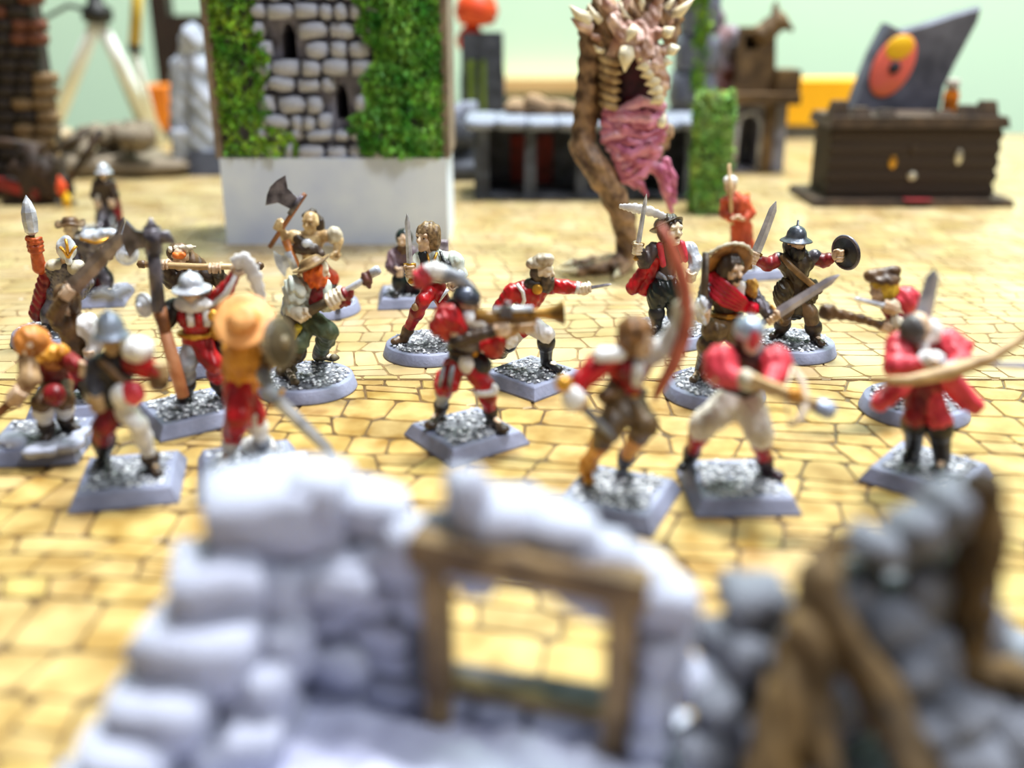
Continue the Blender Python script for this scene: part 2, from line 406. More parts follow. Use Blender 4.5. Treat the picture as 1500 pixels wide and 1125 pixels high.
# back wall with window: mortar core in sections, stones in front and on top
def core(a, b, z0, z1, th, z1b=None):
    a, b = np.asarray(a, float), np.asarray(b, float); d = unit(b-a); q = np.array([-d[1], d[0], 0]); z1b = z1 if z1b is None else z1b
    vs_ = []
    for pnt, zt in ((a, z1), (b, z1b)):
        for sgn in (-1, 1):
            for z in (z0, zt): vs_.append(np.array([pnt[0], pnt[1], z])+q*sgn*th/2)
    return vs_, [(0, 1, 3, 2), (4, 6, 7, 5), (0, 4, 5, 1), (2, 3, 7, 6), (1, 5, 7, 3), (0, 2, 6, 4)]
WA, WB = V(P(430, 900, 113)[0], 113, 0), V(P(985, 900, 101)[0], 101, 0)     # wall line, left to right
def wl(t): return WA+(WB-WA)*t
TL, TR = 0.385, 0.90                                                        # window jambs
top = lambda t: 30 if t < 0.4 else 36-14*max(0, (t-0.45))/0.55
for (t0, t1, z0, z1, z2) in ((0, TL, 0, 25, 26), (TL, TR, 0, 8.5, 8.5), (TL, TR, 27, 31, 26), (TR, 1.0, 0, 25, 21)):
    vv, ff = core(wl(t0), wl(t1), z0, z1, 4.2, z2); part('wall_core', vv, ff, M_stdk, ru, False)
r2 = random.Random(11); wdir = unit(WB-WA); wang = math.atan2(wdir[1], wdir[0])
def course(t0, t1, z0, z1, hs=5.0, ln=8.0, out=1.6, big=1.0, m=None):
    z = z0
    while z < z1-1:
        h = hs*r2.uniform(0.8, 1.2); t = t0-r2.uniform(0, 0.03)
        while t < t1:
            l = ln*r2.uniform(0.7, 1.3); L = np.linalg.norm(WB-WA); tc = t+l/L/2
            if tc < t1+0.03:
                p = wl(tc); stone(ru, (p[0], p[1]-r2.uniform(0.2, out), z+h/2), (l*0.97, 5.2*big, h*0.95), m or M_st, rot=(r2.uniform(-.06, .06), r2.uniform(-.06, .06), wang+r2.uniform(-.08, .08)))
            t += l/L
        z += h
course(0.02, TL-0.03, 3, 27); course(TL, TR, 3, 8, 5, 9); course(TR+0.02, 1.0, 3, 25, 6, 6)
# rugged coping of loose stones along the top
for px, py, wp, hp, Y, rz, ry in ((545, 745, 110, 60, 112, .1, .25), (602, 790, 90, 66, 109, .2, .5), (500, 850, 100, 60, 108, 0, .1), (690, 745, 62, 110, 106, .2, -.1), (745, 770, 110, 90, 105, .1, .3),
        (660, 800, 60, 70, 106, 0, .2), (820, 785, 110, 80, 104, 0, .25), (880, 815, 100, 70, 103, .1, .3), (935, 850, 100, 70, 102, .0, .35), (970, 890, 90, 90, 101, .1, .1), (705, 825, 70, 70, 105, 0, .4), (790, 830, 100, 60, 104, 0, .3),
        (870, 862, 110, 50, 103, 0, .25), (760, 745, 90, 60, 108, .3, .2), (840, 795, 90, 60, 107, .1, .3), (915, 835, 80, 50, 105, .2, .2), (680, 770, 60, 80, 109, 0, 0)):
    px_stone(ru, px, py, wp, hp, Y+(1.6 if px > 640 else 0), 8, rot=(r2.uniform(-.2, .2), ry, rz), amp=0.14)
for px, py, wp, hp, Y in ((965, 960, 60, 80, 100), (955, 1030, 55, 80, 98.5), (950, 1090, 60, 70, 97.5), (1010, 1000, 50, 60, 99)):
    px_stone(ru, px, py, wp, hp, Y, 6)
# stepped end wall coming forward on the left
steps = ((405, 742, 205, 95, 112, 13), (322, 852, 140, 92, 106, 11), (290, 950, 180, 92, 101, 10), (240, 1035, 150, 70, 96.5, 10), (190, 1105, 130, 66, 92.5, 10), (140, 1170, 130, 66, 88, 10))
for px, py, wp, hp, Y, dp in steps:
    px_stone(ru, px, py, wp, hp, Y, dp, rot=(r2.uniform(-.08, .08), r2.uniform(-.08, .08), r2.uniform(-.2, .2)), p=7, amp=0.08)
    c = P(px, py, Y); s = scale_at(c); z = c[2]-hp/s/2
    while z > 2:
        h = min(6.5, z+0.6)
        for q in (-0.28, 0.32):
            stone(ru, (c[0]+q*wp/s+r2.uniform(-.4, .4)+2.0, Y+1.0+r2.uniform(-.8, .8), z-h/2), (wp/s*0.54, dp, h*0.9), M_st, rot=(0, 0, r2.uniform(-.1, .1)), p=7, amp=0.08)
        z -= h
for px, py, wp, hp, Y in ((425, 860, 80, 90, 108), (430, 940, 60, 90, 105), (398, 1000, 70, 80, 101), (372, 1080, 90, 70, 97), (470, 720, 90, 70, 111)):
    px_stone(ru, px, py, wp, hp, Y, 9, rot=(0, 0, r2.uniform(-.2, .2)))
# the wooden window frame
d_ = wdir; zb, zt = 8.0, 28.6; f0, f1 = wl(TL)+V(0, -3.6, 0), wl(TR)+V(0, -3.6, 0)
fr = MB().bar(f0-d_*1.5+V(0, 0, zt), f1+d_*1.5+V(0, 0, zt-2), 3.6, 3.8).build('window_lintel', M_timber, ru)
MB().bar(f0+d_*1.5+V(0, 0, zb-4), f0+d_*1.5+V(0, 0, zt), 3.2, 3.0, d_).build('window_post', M_timber, ru)
MB().bar(f1-d_*1.5+V(0, 0, zb-4), f1-d_*1.5+V(0, 0, zt-2), 3.4, 3.2, d_).build('window_post', M_timber, ru)
MB().bar(f0+V(0, 1.5, zb+.6), f1+V(0, 1.5, zb-.6), 2.6, 1.2).build('window_sill', M_timber, ru)
# ------------------------------------------------------------------ rocky ruin with splintered timbers on the right
rk = thing('rocky_ruin', 'dark rocky ruin with splintered brown tree roots and pale boulders', 'ruin', (40, 98, 0))
v = [G(x, y, 0) for x, y in ((1030, 1100), (1080, 985), (1260, 930), (1420, 905), (1560, 980), (1700, 1300), (1000, 1300))]
MB().prism([V(p[0], p[1], 0) for p in v], (0, 0, 0), (0, 0, 3), 0.03).build('base_plate', M_rock, rk, True)
for px, py, wp, hp, Y, dp in ((1105, 880, 100, 70, 103, 8), (1080, 945, 90, 70, 101, 10), (1120, 985, 110, 120, 101, 9), (1045, 1010, 90, 60, 98, 9), (1090, 1060, 90, 80, 97, 9), (1030, 1095, 80, 70, 95, 8),
        (1290, 800, 90, 50, 103, 8), (1352, 770, 90, 60, 103, 8), (1398, 738, 70, 60, 103, 8), (1300, 900, 130, 100, 103, 12), (1380, 860, 130, 110, 104, 12), (1350, 960, 120, 100, 101, 10), (1420, 930, 90, 110, 103, 10),
        (1335, 985, 70, 70, 97, 7), (1400, 1040, 110, 90, 96, 10), (1470, 1060, 110, 100, 96, 10), (1340, 1070, 100, 80, 95, 9), (1240, 880, 80, 120, 104, 9), (1180, 1000, 90, 120, 102, 9), (1240, 1010, 110, 120, 101, 9), (1500, 1100, 110, 80, 94, 9), (1420, 1110, 110, 80, 92, 9)):
    px_stone(rk, px, py, wp, hp, Y, dp, M_rock, rot=(r2.uniform(-.3, .3), r2.uniform(-.3, .3), r2.uniform(-.5, .5)), amp=0.16, p=4)
def limb(pts, Y, rad, k=1.0):
    q = [P(x, y, yy) for (x, y), yy in zip(pts, Y)]; return [cap(q[i], q[i+1], rad[i], rad[i+1], k) for i in range(len(q)-1)]
M_root = mat('root_brown', (104, 80, 42), (30, 20, 8), 150, 0.8, bump=0.7, bscale=260)
solid_part('tree_root', limb(((1225, 790), (1205, 850), (1185, 930), (1155, 1030), (1130, 1140)), (100, 98, 95, 92, 88), (1.4, 2.4, 2.8, 3.0, 3.2))+limb(((1205, 850), (1235, 930), (1290, 1020), (1345, 1130)), (97, 94, 91, 86), (1.9, 2.0, 2.2, 2.4))
           + limb(((1200, 900), (1205, 1000), (1215, 1130)), (95, 92, 87), (1.2, 1.4, 1.6)), M_root, rk, 0.5, fold=0.35, ffreq=1.1)
solid_part('broken_post', limb(((1440, 715), (1438, 790), (1425, 880), (1405, 985)), (101, 100.5, 100, 99), (2.2, 2.7, 2.6, 2.6)), M_root, rk, 0.5, fold=0.25)
solid_part('fallen_beam', limb(((1390, 985), (1450, 990), (1560, 1010)), (98, 97, 96), (2.0, 2.4, 2.6)), M_root, rk, 0.5, fold=0.25)
# ================================================================== scenery behind the miniatures
M_grey = mat('tower_stone', (216, 218, 230), (136, 138, 152), 120, 0.7, bump=0.4, bscale=500)
M_tcore = mat('tower_mortar', (140, 138, 152), (98, 96, 108), 200, 0.85)
M_plinth = mat('plinth_paint', (232, 242, 255), (204, 216, 244), 45, 0.65, detail=6, lo=0.3, hi=0.7)
M_side = mat('tower_side', (150, 132, 112), (110, 94, 80), 100, 0.8)
M_leafA = mat('ivy_leaf', (178, 236, 120), (70, 164, 60), 90, 0.6, tint=True)
M_leafB = mat('ivy_leaf_moss', (190, 232, 90), (88, 164, 52), 90, 0.6, tint=True)
def leaves(name, parent, m, spots, size, seed, facing=(0, -1, 0.35)):
    r = random.Random(seed); vv, ff, cc = [], [], []
    for c in spots:
        n = unit(np.array(facing)+np.array([r.uniform(-.8, .8), r.uniform(-.3, .5), r.uniform(-.5, .9)]))
        d, s_, u_ = frame(n, (r.uniform(-1, 1), 0, -1)); L = size*r.uniform(0.6, 1.3); W = L*0.7; b = len(vv)
        vv += [c-u_*L*0.5, c+s_*W*0.5+d*0.25*L, c+u_*L*0.5-d*0.1*L, c-s_*W*0.5+d*0.25*L, c-d*0.15*L]
        ff += [(b, b+1, b+4), (b+1, b+2, b+4), (b+2, b+3, b+4), (b+3, b, b+4)]
        k = r.uniform(0.45, 1.0); cc += [(min(1, k*r.uniform(.8, 1.15)), k, k*r.uniform(.6, 1), 1)]*5
    o = part(name, vv, ff, m, parent, False, kind='stuff'); set_tint(o.data, cc); return o
tw0, tw1 = G(333, 358), G(657, 358); TY = tw0[1]; TX0, TX1 = tw0[0], tw1[0]; TZ = P(500, 232, TY)[2]
tw = thing('stone_tower', 'square stone tower wall overgrown with green ivy on a pale grey plinth', 'tower', ((TX0+TX1)/2, TY+20, 0))
MB().box(((TX0+TX1)/2, TY+22, TZ/2), (TX1-TX0, 44, TZ), taper=0.995).build('plinth', M_plinth, tw)
MB().box(((TX0+TX1)/2, TY+25, TZ+65), (TX1-TX0-2, 36, 130)).build('tower_core', M_tcore, tw)
tcore = [o for o in tw.children if o.name.startswith('tower_core')][0]
MB().box((TX0+0.3, TY+22, TZ+65), (3, 43, 130)).build('side_wall', M_side, tw)
MB().box((TX1-0.3, TY+22, TZ+65), (3, 43, 130)).build('side_wall', M_side, tw)
slits = [(P(418, 62, TY), 5.4, 13), (P(497, 152, TY), 5.0, 13)]
for c, wd, hg in slits:
    pol = [V(c[0]-wd/2, TY, c[2]-hg/2), V(c[0]+wd/2, TY, c[2]-hg/2), V(c[0]+wd/2, TY, c[2]+hg*0.2), V(c[0]+wd*0.2, TY, c[2]+hg/2), V(c[0]-wd*0.2, TY, c[2]+hg/2), V(c[0]-wd/2, TY, c[2]+hg*0.2)]
    carve(tcore, MB().prism(pol, (0, -2, 0), (0, 34, 0)).build('slit_cutter', None, tw))
r3 = random.Random(5); z = TZ+2.2
while z < TZ+128:
    h = r3.uniform(4.6, 7.6); x = P(380, 200, TY)[0]-r3.uniform(0, 3)
    while x < P(545, 200, TY)[0]:
        l = r3.uniform(5, 12); c = V(x+l/2, TY+4, z)
        if not any(abs(c[0]-s_[0][0]) < (s_[1]+l)/2-1.6 and abs(c[2]-s_[0][2]) < (s_[2]+h)/2-2.4 for s_ in slits):
            stone(tw, c+V(0, r3.uniform(-.9, .9), r3.uniform(-.4, .4)), (l*0.95, 7.5, h*0.95), M_grey, rot=(0, r3.uniform(-.12, .12), 0), seg=2, p=3.2, amp=0.12)
        x += l
    z += h
def ivy_spots(xl, xr, n, r, layers=4.0):
    out = []
    while len(out) < n:
        z = r.uniform(TZ+1, TZ+125); a, b = xl(z), xr(z); x = r.uniform(a, b)
        e = min(x-a, b-x); out.append(V(x, TY+1.5-min(layers, 0.5+e*0.4)*r.uniform(0.2, 1), z))
    return out
xpx = lambda p: P(p, 120, TY)[0]
leaves('ivy', tw, M_leafA, ivy_spots(lambda z: xpx(528)+4*math.sin(z*0.11)+2*math.sin(z*0.37)+(8 if z > TZ+62 else 0)*0.5, lambda z: TX1-0.5, 4200, r3, 5), 3.4, 1)
leaves('ivy', tw, M_leafB, ivy_spots(lambda z: TX0+1, lambda z: xpx(388)+2.5*math.sin(z*0.2)+max(0, 26-(z-TZ))*0.35, 1500, r3, 3), 3.2, 2)
# ------------------------------------------------------------------ low colonnade behind the monster
cA, cB = G(695, 292), G(1022, 292); CY = cA[1]; CZ = P(800, 187, CY)[2]
co = thing('stone_colonnade', 'low stone colonnade with a pale flat roof and dark inside', 'building', ((cA[0]+cB[0])/2, CY+18, 0))
cx0, cx1 = cA[0], cB[0]; M_dslate = mat('dark_slate', (78, 82, 94), (34, 36, 44), 140, 0.7, bump=0.4)
M_slab = mat('slab_grey', (160, 166, 184), (84, 88, 102), 110, 0.65, bump=0.4)
MB().box(((cx0+cx1)/2, CY+18, 1.2), (cx1-cx0, 40, 2.4)).build('floor_slab', M_dslate, co)
MB().box(((cx0+cx1)/2, CY+36, CZ/2-1), (cx1-cx0-2, 4, CZ-4)).build('back_wall', M_dslate, co)
for x in (cx0+2, cx1-2): MB().box((x, CY+20, CZ/2-1), (4, 36, CZ-4)).build('end_wall', M_dslate, co)
for fx in (0.04, 0.25, 0.48, 0.71, 0.96):
    x = cx0+(cx1-cx0)*fx; MB().box((x, CY+3, CZ/2), (6, 6, CZ-3), taper=0.9).build('pillar', M_dslate, co)
MB().box((cx0+(cx1-cx0)*0.26, CY+32, CZ/2-2), (22, 1.5, CZ-10)).build('red_curtain', mat('red_curtain', (120, 32, 22), (70, 16, 12), 150, 0.8), co, label='dark red curtain')
nsl = 8
for i in range(nsl):
    w_ = (cx1-cx0+8)/nsl; x = cx0-4+w_*(i+0.5)
    stone(co, (x, CY+17, CZ+1.4+r3.uniform(-.3, .3)), (w_*1.02, 46, 5.2), M_slab, name='roof_slab', p=9, amp=0.04)
for px, py, sz in ((755, 160, 12), (790, 152, 15), (822, 158, 12), (775, 168, 9), (840, 165, 8), (808, 170, 8)):
    c = P(px, py, CY+28); q = setp(stone(co, V(c[0], CY+28, CZ+4+sz*0.25), (sz, sz*0.8, sz*0.6), mat('rubble_brown', (170, 140, 104), (96, 74, 52), 120, 0.8), name='rubble_stone', rot=(0, r3.uniform(-.4, .4), r3.uniform(0, 3))))
# ------------------------------------------------------------------ tower with orange domes
tA = G(672, 252); TY2 = 610.0; q0, q1 = P(672, 150, TY2), P(742, 150, TY2)
t2 = thing('domed_tower', 'narrow slate tower topped by orange domes and streaked with moss', 'tower', ((q0[0]+q1[0])/2, TY2+12, 0))
M_orange = mat('orange_dome', (238, 88, 32), (206, 60, 18), 80, 0.5)
M_moss = mat('moss', (126, 150, 56), (84, 106, 40), 90, 0.9)
zt = P(700, 48, TY2)[2]
for i, (zz, hh) in enumerate(((0, 0.35), (0.35, 0.35), (0.7, 0.3))):
    MB().box((q0[0]+(q1[0]-q0[0])*0.5, TY2+13, zt*(zz+hh/2)), ((q1[0]-q0[0])*(1-0.06*i), 26, zt*hh), taper=0.97).build('tower_block', M_dslate, t2)
for px, wpx in ((690, 10), (708, 6)):
    c = P(px, 110, TY2-1); MB().box((c[0], TY2-0.3, zt*0.55), (wpx/2.2, 2, zt*0.5)).build('moss_streak', M_moss, t2)
for px, py, r in ((690, 58, 9), (698, 14, 13)):
    c = P(px, py, TY2+10); MB().lathe(c, (0, 0, 1), [(0.1, -r*0.75), (r*0.8, -r*0.6), (r, -r*0.1), (r*0.85, r*0.4), (r*0.5, r*0.8), (0.1, r)], 18).build('dome', M_orange, t2, True)
bo = thing('rock_pile', 'pile of grey rocks between the ivy tower and the colonnade', 'rocks', (G(678, 245)[0], 560, 0))
for px, py, sz in ((672, 225, 17), (690, 232, 13), (676, 195, 15), (684, 165, 11), (665, 170, 12)):
    c = P(px, py, 560+r3.uniform(-6, 10)); stone(bo, c, (sz*1.2, sz, sz), M_slab if py < 180 else M_dslate, amp=0.16, rot=(0, r3.uniform(-.3, .3), r3.uniform(0, 3)))
stone(bo, V(G(678, 245)[0], 562, 5), (34, 26, 12), M_dslate, amp=0.12)
# ------------------------------------------------------------------ tall grey spire and ivy pillar on the right of the monster
SY = 545.0; s0, s1 = P(985, 130, SY), P(1046, 130, SY); sp = thing('slate_spire', 'tall blue grey slate spire with green moss behind the monster', 'tower', ((s0[0]+s1[0])/2, SY+12, 0))
M_spire = mat('spire_slate', (138, 142, 158), (84, 88, 102), 100, 0.7, bump=0.4)
for i in range(7):
    z0 = i*19.0; wd = (s1[0]-s0[0])*(1.18-0.07*i); xo = 0.8*i
    stone(sp, ((s0[0]+s1[0])/2+xo, SY+12, z0+9.5), (wd, 26, 19.6), M_spire, name='spire_block', p=9, amp=0.05)
leaves('moss_growth', sp, M_leafB, [V(P(1030+r3.gauss(0, 7), 0, SY)[0], SY-1.0+r3.uniform(-1.2, .6), r3.choice((52, 78, 92))+r3.gauss(0, 7)) for _ in range(300)], 3.0, 6)
IY = G(1040, 314)[1]; ip = thing('ivy_pillar', 'square pillar fully covered in light green ivy', 'pillar', (G(1040, 314)[0], IY+6, 0))
ic = G(1040, 314)[0]; iz = P(1040, 142, IY)[2]
MB().box((ic, IY+7, iz/2), (11, 10, iz)).build('pillar_core', M_dslate, ip)
M_leafC = mat('ivy_leaf_light', (206, 236, 160), (140, 200, 108), 90, 0.6, tint=True)
def lump(z): return 1+0.35*math.sin(z*0.33)+0.25*math.sin(z*0.9+1)
pil = []
for _ in range(1900):
    z = r3.uniform(0.3, iz+2.5); a = r3.uniform(0, 2*math.pi); rr = 7.4+1.2*lump(z)*r3.uniform(0.3, 1.3); t_ = max(abs(math.cos(a)), abs(math.sin(a)))**0.7
    pil.append(V(ic+math.cos(a)*rr/t_*0.95, IY+7+math.sin(a)*rr*0.95/t_, z))
leaves('ivy', ip, M_leafC, pil, 3.0, 8)
# ------------------------------------------------------------------ chapel ruin
HY = G(1110, 252)[1]; h0, h1 = P(1066, 200, HY), P(1152, 200, HY); hx = (h0[0]+h1[0])/2; hw = h1[0]-h0[0]; hz = P(1110, 152, HY)[2]
ch = thing('chapel_ruin', 'brown timbered chapel ruin with dark arched doorway and a gargoyle', 'building', (hx, HY+15, 0))
M_chst = mat('chapel_stone', (150, 150, 164), (104, 100, 108), 100, 0.75, bump=0.4); M_chbr = mat('chapel_timber', (124, 96, 60), (64, 46, 26), 90, 0.75, bump=0.5)
chb = MB().box((hx, HY+16, hz/2), (hw, 32, hz), taper=0.97).build('stone_base', M_chst, ch)
dx = P(1096, 200, HY)[0]; dw = 11
pol = [V(dx-dw/2, HY, 2), V(dx+dw/2, HY, 2)]+[V(dx+dw/2*math.cos(a), HY, hz*0.66+dw/2*math.sin(a)*1.3) for a in np.linspace(0, math.pi, 9)]
carve(chb, MB().prism(pol, (0, -3, 0), (0, 26, 0)).build('door_cutter', None, ch))
arch = [V(dx-dw/2-1.3, HY-0.6, 2)]+[V(dx+(dw/2+1.3)*math.cos(a), HY-0.6, hz*0.66+(dw/2+1.3)*1.2*math.sin(a)) for a in np.linspace(math.pi, 0, 11)]+[V(dx+dw/2+1.3, HY-0.6, 2)]
MB().tube(arch, 1.2, 8).build('door_arch', M_grey, ch, True)
MB().box((P(1124, 200, HY)[0], HY-1.5, hz/2), (6, 4, hz)).build('timber_post', M_chbr, ch)
b0, b1 = P(1040, 140, HY), P(1168, 140, HY)
MB().box(((b0[0]+b1[0])/2, HY+12, hz+3), (b1[0]-b0[0], 40, 6)).build('upper_deck', M_chbr, ch)
u0, u1 = P(1078, 90, HY+6), P(1138, 90, HY+6); uz = P(1100, 40, HY)[2]
upst = MB().box(((u0[0]+u1[0])/2, HY+15, (hz+6+uz)/2), (u1[0]-u0[0], 24, uz-hz-6), taper=0.8).build('upper_storey', M_chbr, ch)
c = P(1103, 62, HY+2); carve(upst, MB().box((c[0], HY+10.0, c[2]), (8, 24, 8)).build('window_cutter', None, ch))
c0 = P(1152, 118, HY+4); MB().box((c0[0], HY+8, c0[2]), (13, 20, 12)).build('side_turret', M_chbr, ch)
g = [P(1118, 50, HY+8), P(1140, 30, HY+8), P(1158, 42, HY+8), P(1136, 5, HY+8)]
solid_part('gargoyle', [cap(g[0], g[1], 6, 5), cap(g[1], g[2], 4.5, 2), cap(g[1], g[3], 4, 1.2)], M_chbr, ch, 1.0, fold=0.5, ffreq=0.6)
c = P(1058, 60, HY+20); solid_part('crumbled_roof', [ell(V(c[0], HY+22, c[2]), (13, 10, 9)), ell(V(c[0]-5, HY+22, c[2]+10), (6, 6, 8)), cap(V(c[0], HY+22, hz+3), V(c[0], HY+22, c[2]), 10, 9)], mat('roof_red_brown', (120, 62, 44), (140, 144, 158), 40, 0.8), ch, 1.2, fold=0.8, ffreq=0.5)
# ------------------------------------------------------------------ dark chest, standing stone with an eye, small bottle
KY = G(1335, 300)[1]; k0, k1 = P(1214, 230, KY), P(1466, 230, KY); kx = (k0[0]+k1[0])/2; kw = k1[0]-k0[0]; kz = P(1335, 176, KY)[2]
ck = thing('dark_chest', 'black brown plank chest with small metal studs on a flat slab', 'chest', (kx, KY+16, 0))
M_ck = mat('chest_wood', (66, 48, 34), (36, 25, 18), 120, 0.7, bump=0.6, bscale=300); M_ck2 = mat('chest_slab', (84, 66, 50), (50, 38, 28), 110, 0.8, bump=0.5)
sl0, sl1 = G(1182, 308), G(1482, 308)
MB().box((kx, KY+16, 1.7), (sl1[0]-sl0[0], 46, 3.4), taper=0.98).build('slab', M_ck2, ck)
MB().box((kx, KY+16.5, kz/2+1), (kw-3, 29, kz-5)).build('chest_body', M_ck, ck)
npl = 5
for i in range(npl):
    hh = (kz-7)/npl; stone(ck, (kx, KY+1.5, 3.4+hh*(i+0.5)), (kw, 2.6, hh*0.99), M_ck, name='plank', p=24, amp=0.012, var=i)
MB().box((kx, KY+16, kz-1.0), (kw+3, 35, 5), taper=0.97).build('lid', M_ck2, ck)
for px, hh in ((1230, 7), (1262, 4), (1300, 3), (1385, 2.5), (1420, 5), (1448, 7)):
    c = P(px, 170, KY+3); MB().box((c[0], KY+6, kz+1.3+hh/2), (9, 8, hh), taper=0.7).build('lid_block', M_ck2, ck)
M_stud = mat('stud_metal', (220, 216, 200), (170, 160, 140), 200, 0.35, 0.6); M_gold = mat('gold_paint', (226, 170, 60), (170, 116, 30), 300, 0.35, 0.5)
for px, py, a, b, m in ((1308, 238, 1.9, 3.3, M_gold), (1405, 230, 1.9, 4.0, M_stud), (1336, 258, 2.4, 2.2, M_stud), (1338, 218, 1.4, 2.4, M_ck2)):
    c = P(px, py, KY); solid_part('stud', [ell(V(c[0], KY+0.2, c[2]), (a, 1.2, b))], m, ck, 0.5)
c = P(1342, 297, KY-5); MB().box((c[0], KY-6, 3.5), (13, 5, 0.5)).build('red_mark', mat('red_mark', (150, 34, 44), (110, 22, 30), 200, 0.6), ck)
EY = KY+40; out_px = ((1244, 170), (1262, 120), (1280, 75), (1302, 34), (1322, 44), (1360, 34), (1402, 20), (1441, 9), (1436, 28), (1420, 58), (1400, 96), (1384, 130), (1376, 175))
es = thing('standing_stone', 'pointed slate standing stone painted with an orange eye', 'standing stone', (P(1310, 200, EY)[0], EY+6, 0))
pol = [P(x, y, EY) for x, y in out_px]; pol += [V(pol[-1][0], EY, 0), V(pol[0][0]-6, EY, 0)]
MB().prism(pol, (0, 0, 0), (0, 13, 0), 0.05).build('slate_slab', mat('slate_blue', (104, 106, 122), (64, 66, 80), 70, 0.7, bump=0.5), es)
ec = P(1308, 97, EY-0.6); es_s = scale_at(ec)
def disc(c, a, b, lean, th, n=28):
    return [V(c[0]+a*math.cos(t)+lean*b*math.sin(t), c[1], c[2]+b*math.sin(t)) for t in np.linspace(0, 2*math.pi, n, endpoint=False)]
eye = MB().prism(disc(ec, 30/es_s, 44/es_s, 0.25, 1), (0, -0.5, 0), (0, 1.2, 0), 0.06).build('eye', mat('eye_orange', (250, 140, 60), (246, 112, 96), 22, 0.5, lo=0.42, hi=0.58), es, True, label='painted orange eye')
c = ec+V(6/es_s, -0.7, 26/es_s); MB().prism(disc(c, 20/es_s, 17/es_s, 0.2, 1), (0, -0.3, 0), (0, 0.8, 0), 0.06).build('iris_patch', mat('eye_yellow', (252, 206, 20), (246, 180, 20), 60, 0.5), eye, True)
c = ec+V(2/es_s, -0.7, -2/es_s); MB().prism(disc(c, 8.5/es_s, 9/es_s, 0.1, 1), (0, -0.7, 0), (0, 0.8, 0), 0.06).build('pupil', mat('eye_pupil', (50, 44, 56), (36, 30, 44), 60, 0.5), eye, True)
bt = P(1392, 152, KY+20); bx = V(bt[0], KY+20, kz+1.5)
bo2 = thing('amber_bottle', 'tiny amber bottle with a pale cap on top of the dark chest', 'bottle', bx)
MB().lathe(bx, (0, 0, 1), [(3.2, 0), (3.6, 0.6), (3.6, 9), (2.6, 10.5), (2.2, 11.5)], 20).build('bottle_body', mat('amber', (214, 128, 26), (186, 96, 12), 100, 0.25), bo2, True)
MB().lathe(bx+V(0, 0, 11.2), (0, 0, 1), [(2.8, 0), (3.0, 0.4), (3.0, 4.0), (2.6, 4.4)], 20).build('bottle_cap', mat('pale_cap', (206, 196, 186), (180, 170, 160), 100, 0.5), bo2, True)
YB = 735.0
for (xa, xb, ya, yb, c1, c2, lab) in ((1120, 1292, 118, 183, (250, 190, 14), (238, 170, 8), 'bright yellow storage box behind the dark chest'), (196, 250, 128, 190, (226, 128, 22), (206, 104, 14), 'orange storage box behind the white tripod')):
    a, b_ = P(xa, ya, YB), P(xb, yb, YB); zb0 = 0.0; t_ = thing('storage_box', lab, 'box', ((a[0]+b_[0])/2, YB+20, 0))
    m_ = mat('box_plastic_%d' % xa, c1, c2, 15, 0.45); zf = max(b_[2], 6)
    MB().box(((a[0]+b_[0])/2, YB+20, (zf+a[2])/2), (b_[0]-a[0], 40, a[2]-zf)).build('lid', m_, t_)
    MB().box(((a[0]+b_[0])/2, YB+20.5, zf/2), (b_[0]-a[0]-2, 38, zf)).build('lower_part', mat('box_grey', (92, 90, 84), (74, 72, 68), 30, 0.6), t_)  # plain grey part below the coloured one, darker than it
# ------------------------------------------------------------------ statue, tripod, chair, left ruins
QY = G(292, 258)[1]; qx = G(292, 258)[0]; stt = thing('hooded_statue', 'pale grey hooded statue on a dark blue grey plinth', 'statue', (qx, QY+12, 0))
M_sta = mat('statue_grey', (196, 202, 218), (134, 142, 156), 80, 0.7, bump=0.3); M_stb = mat('statue_dark', (92, 100, 124), (56, 60, 78), 90, 0.75)
MB().box((P(303, 240, QY)[0], QY+12, P(303, 222, QY)[2]/2), (21, 24, P(303, 222, QY)[2]), taper=0.94).build('plinth', M_stb, stt)
solid_part('side_pillar', [rbox(V(P(264, 222, QY)[0], QY+10, P(264, 190, QY)[2]/2), (12, 14, P(264, 190, QY)[2]), None, 2.5)], M_sta, stt, 1.0, fold=0.4, ffreq=0.5)
pp = lambda x, y, d=12: P(x, y, QY+d)
solid_part('robed_figure', [cap(pp(300, 235), pp(300, 150), 11, 9), cap(pp(300, 150), pp(290, 95), 9.5, 6.5), ell(pp(283, 58), (6.5, 6.5, 8.5)), cap(pp(285, 75), pp(290, 100), 4.5, 6), cap(pp(300, 100), pp(326, 122), 5.5, 5), cap(pp(326, 122), pp(318, 200), 5, 6.5), cap(pp(272, 60), pp(268, 118), 3, 4.5)], M_sta, stt, 0.9, fold=0.7, ffreq=0.5)
solid_part('cloak_fold', [cap(pp(262, 95), pp(264, 190), 4.5, 5.5), cap(pp(276, 110), pp(276, 190), 4.5, 5)], M_sta, stt, 1.0, fold=0.5, ffreq=0.6)
RY = 660.0; hub = P(142, 18, RY); tr = thing('mini_tripod', 'small white tripod with a black hub and one yellow leg', 'tripod', (hub[0], RY, 0))
M_white = mat('white_plastic', (244, 246, 242), (232, 236, 230), 10, 0.35); M_black = mat('black_plastic', (30, 30, 28), (20, 20, 18), 50, 0.5); M_bam = mat('bamboo', (206, 176, 72), (170, 136, 44), 40, 0.5)
MB().lathe(hub, (0, 0, 1), [(3, -7), (9, -5), (9.5, 2), (5, 5), (4, 12), (3.4, 26)], 18).build('hub', M_black, tr, True)
def to_ground(px, py, Y): p = P(px, py, Y); return V(p[0], p[1], 0)
for px, py, yy in ((72, 205, RY-10), (236, 212, RY-12)):
    e = G(px, py); MB().tube([hub+V(0, 0, -4), V(e[0], e[1], 1)], [4.2, 4.8], 12).build('leg', M_white, tr, True)
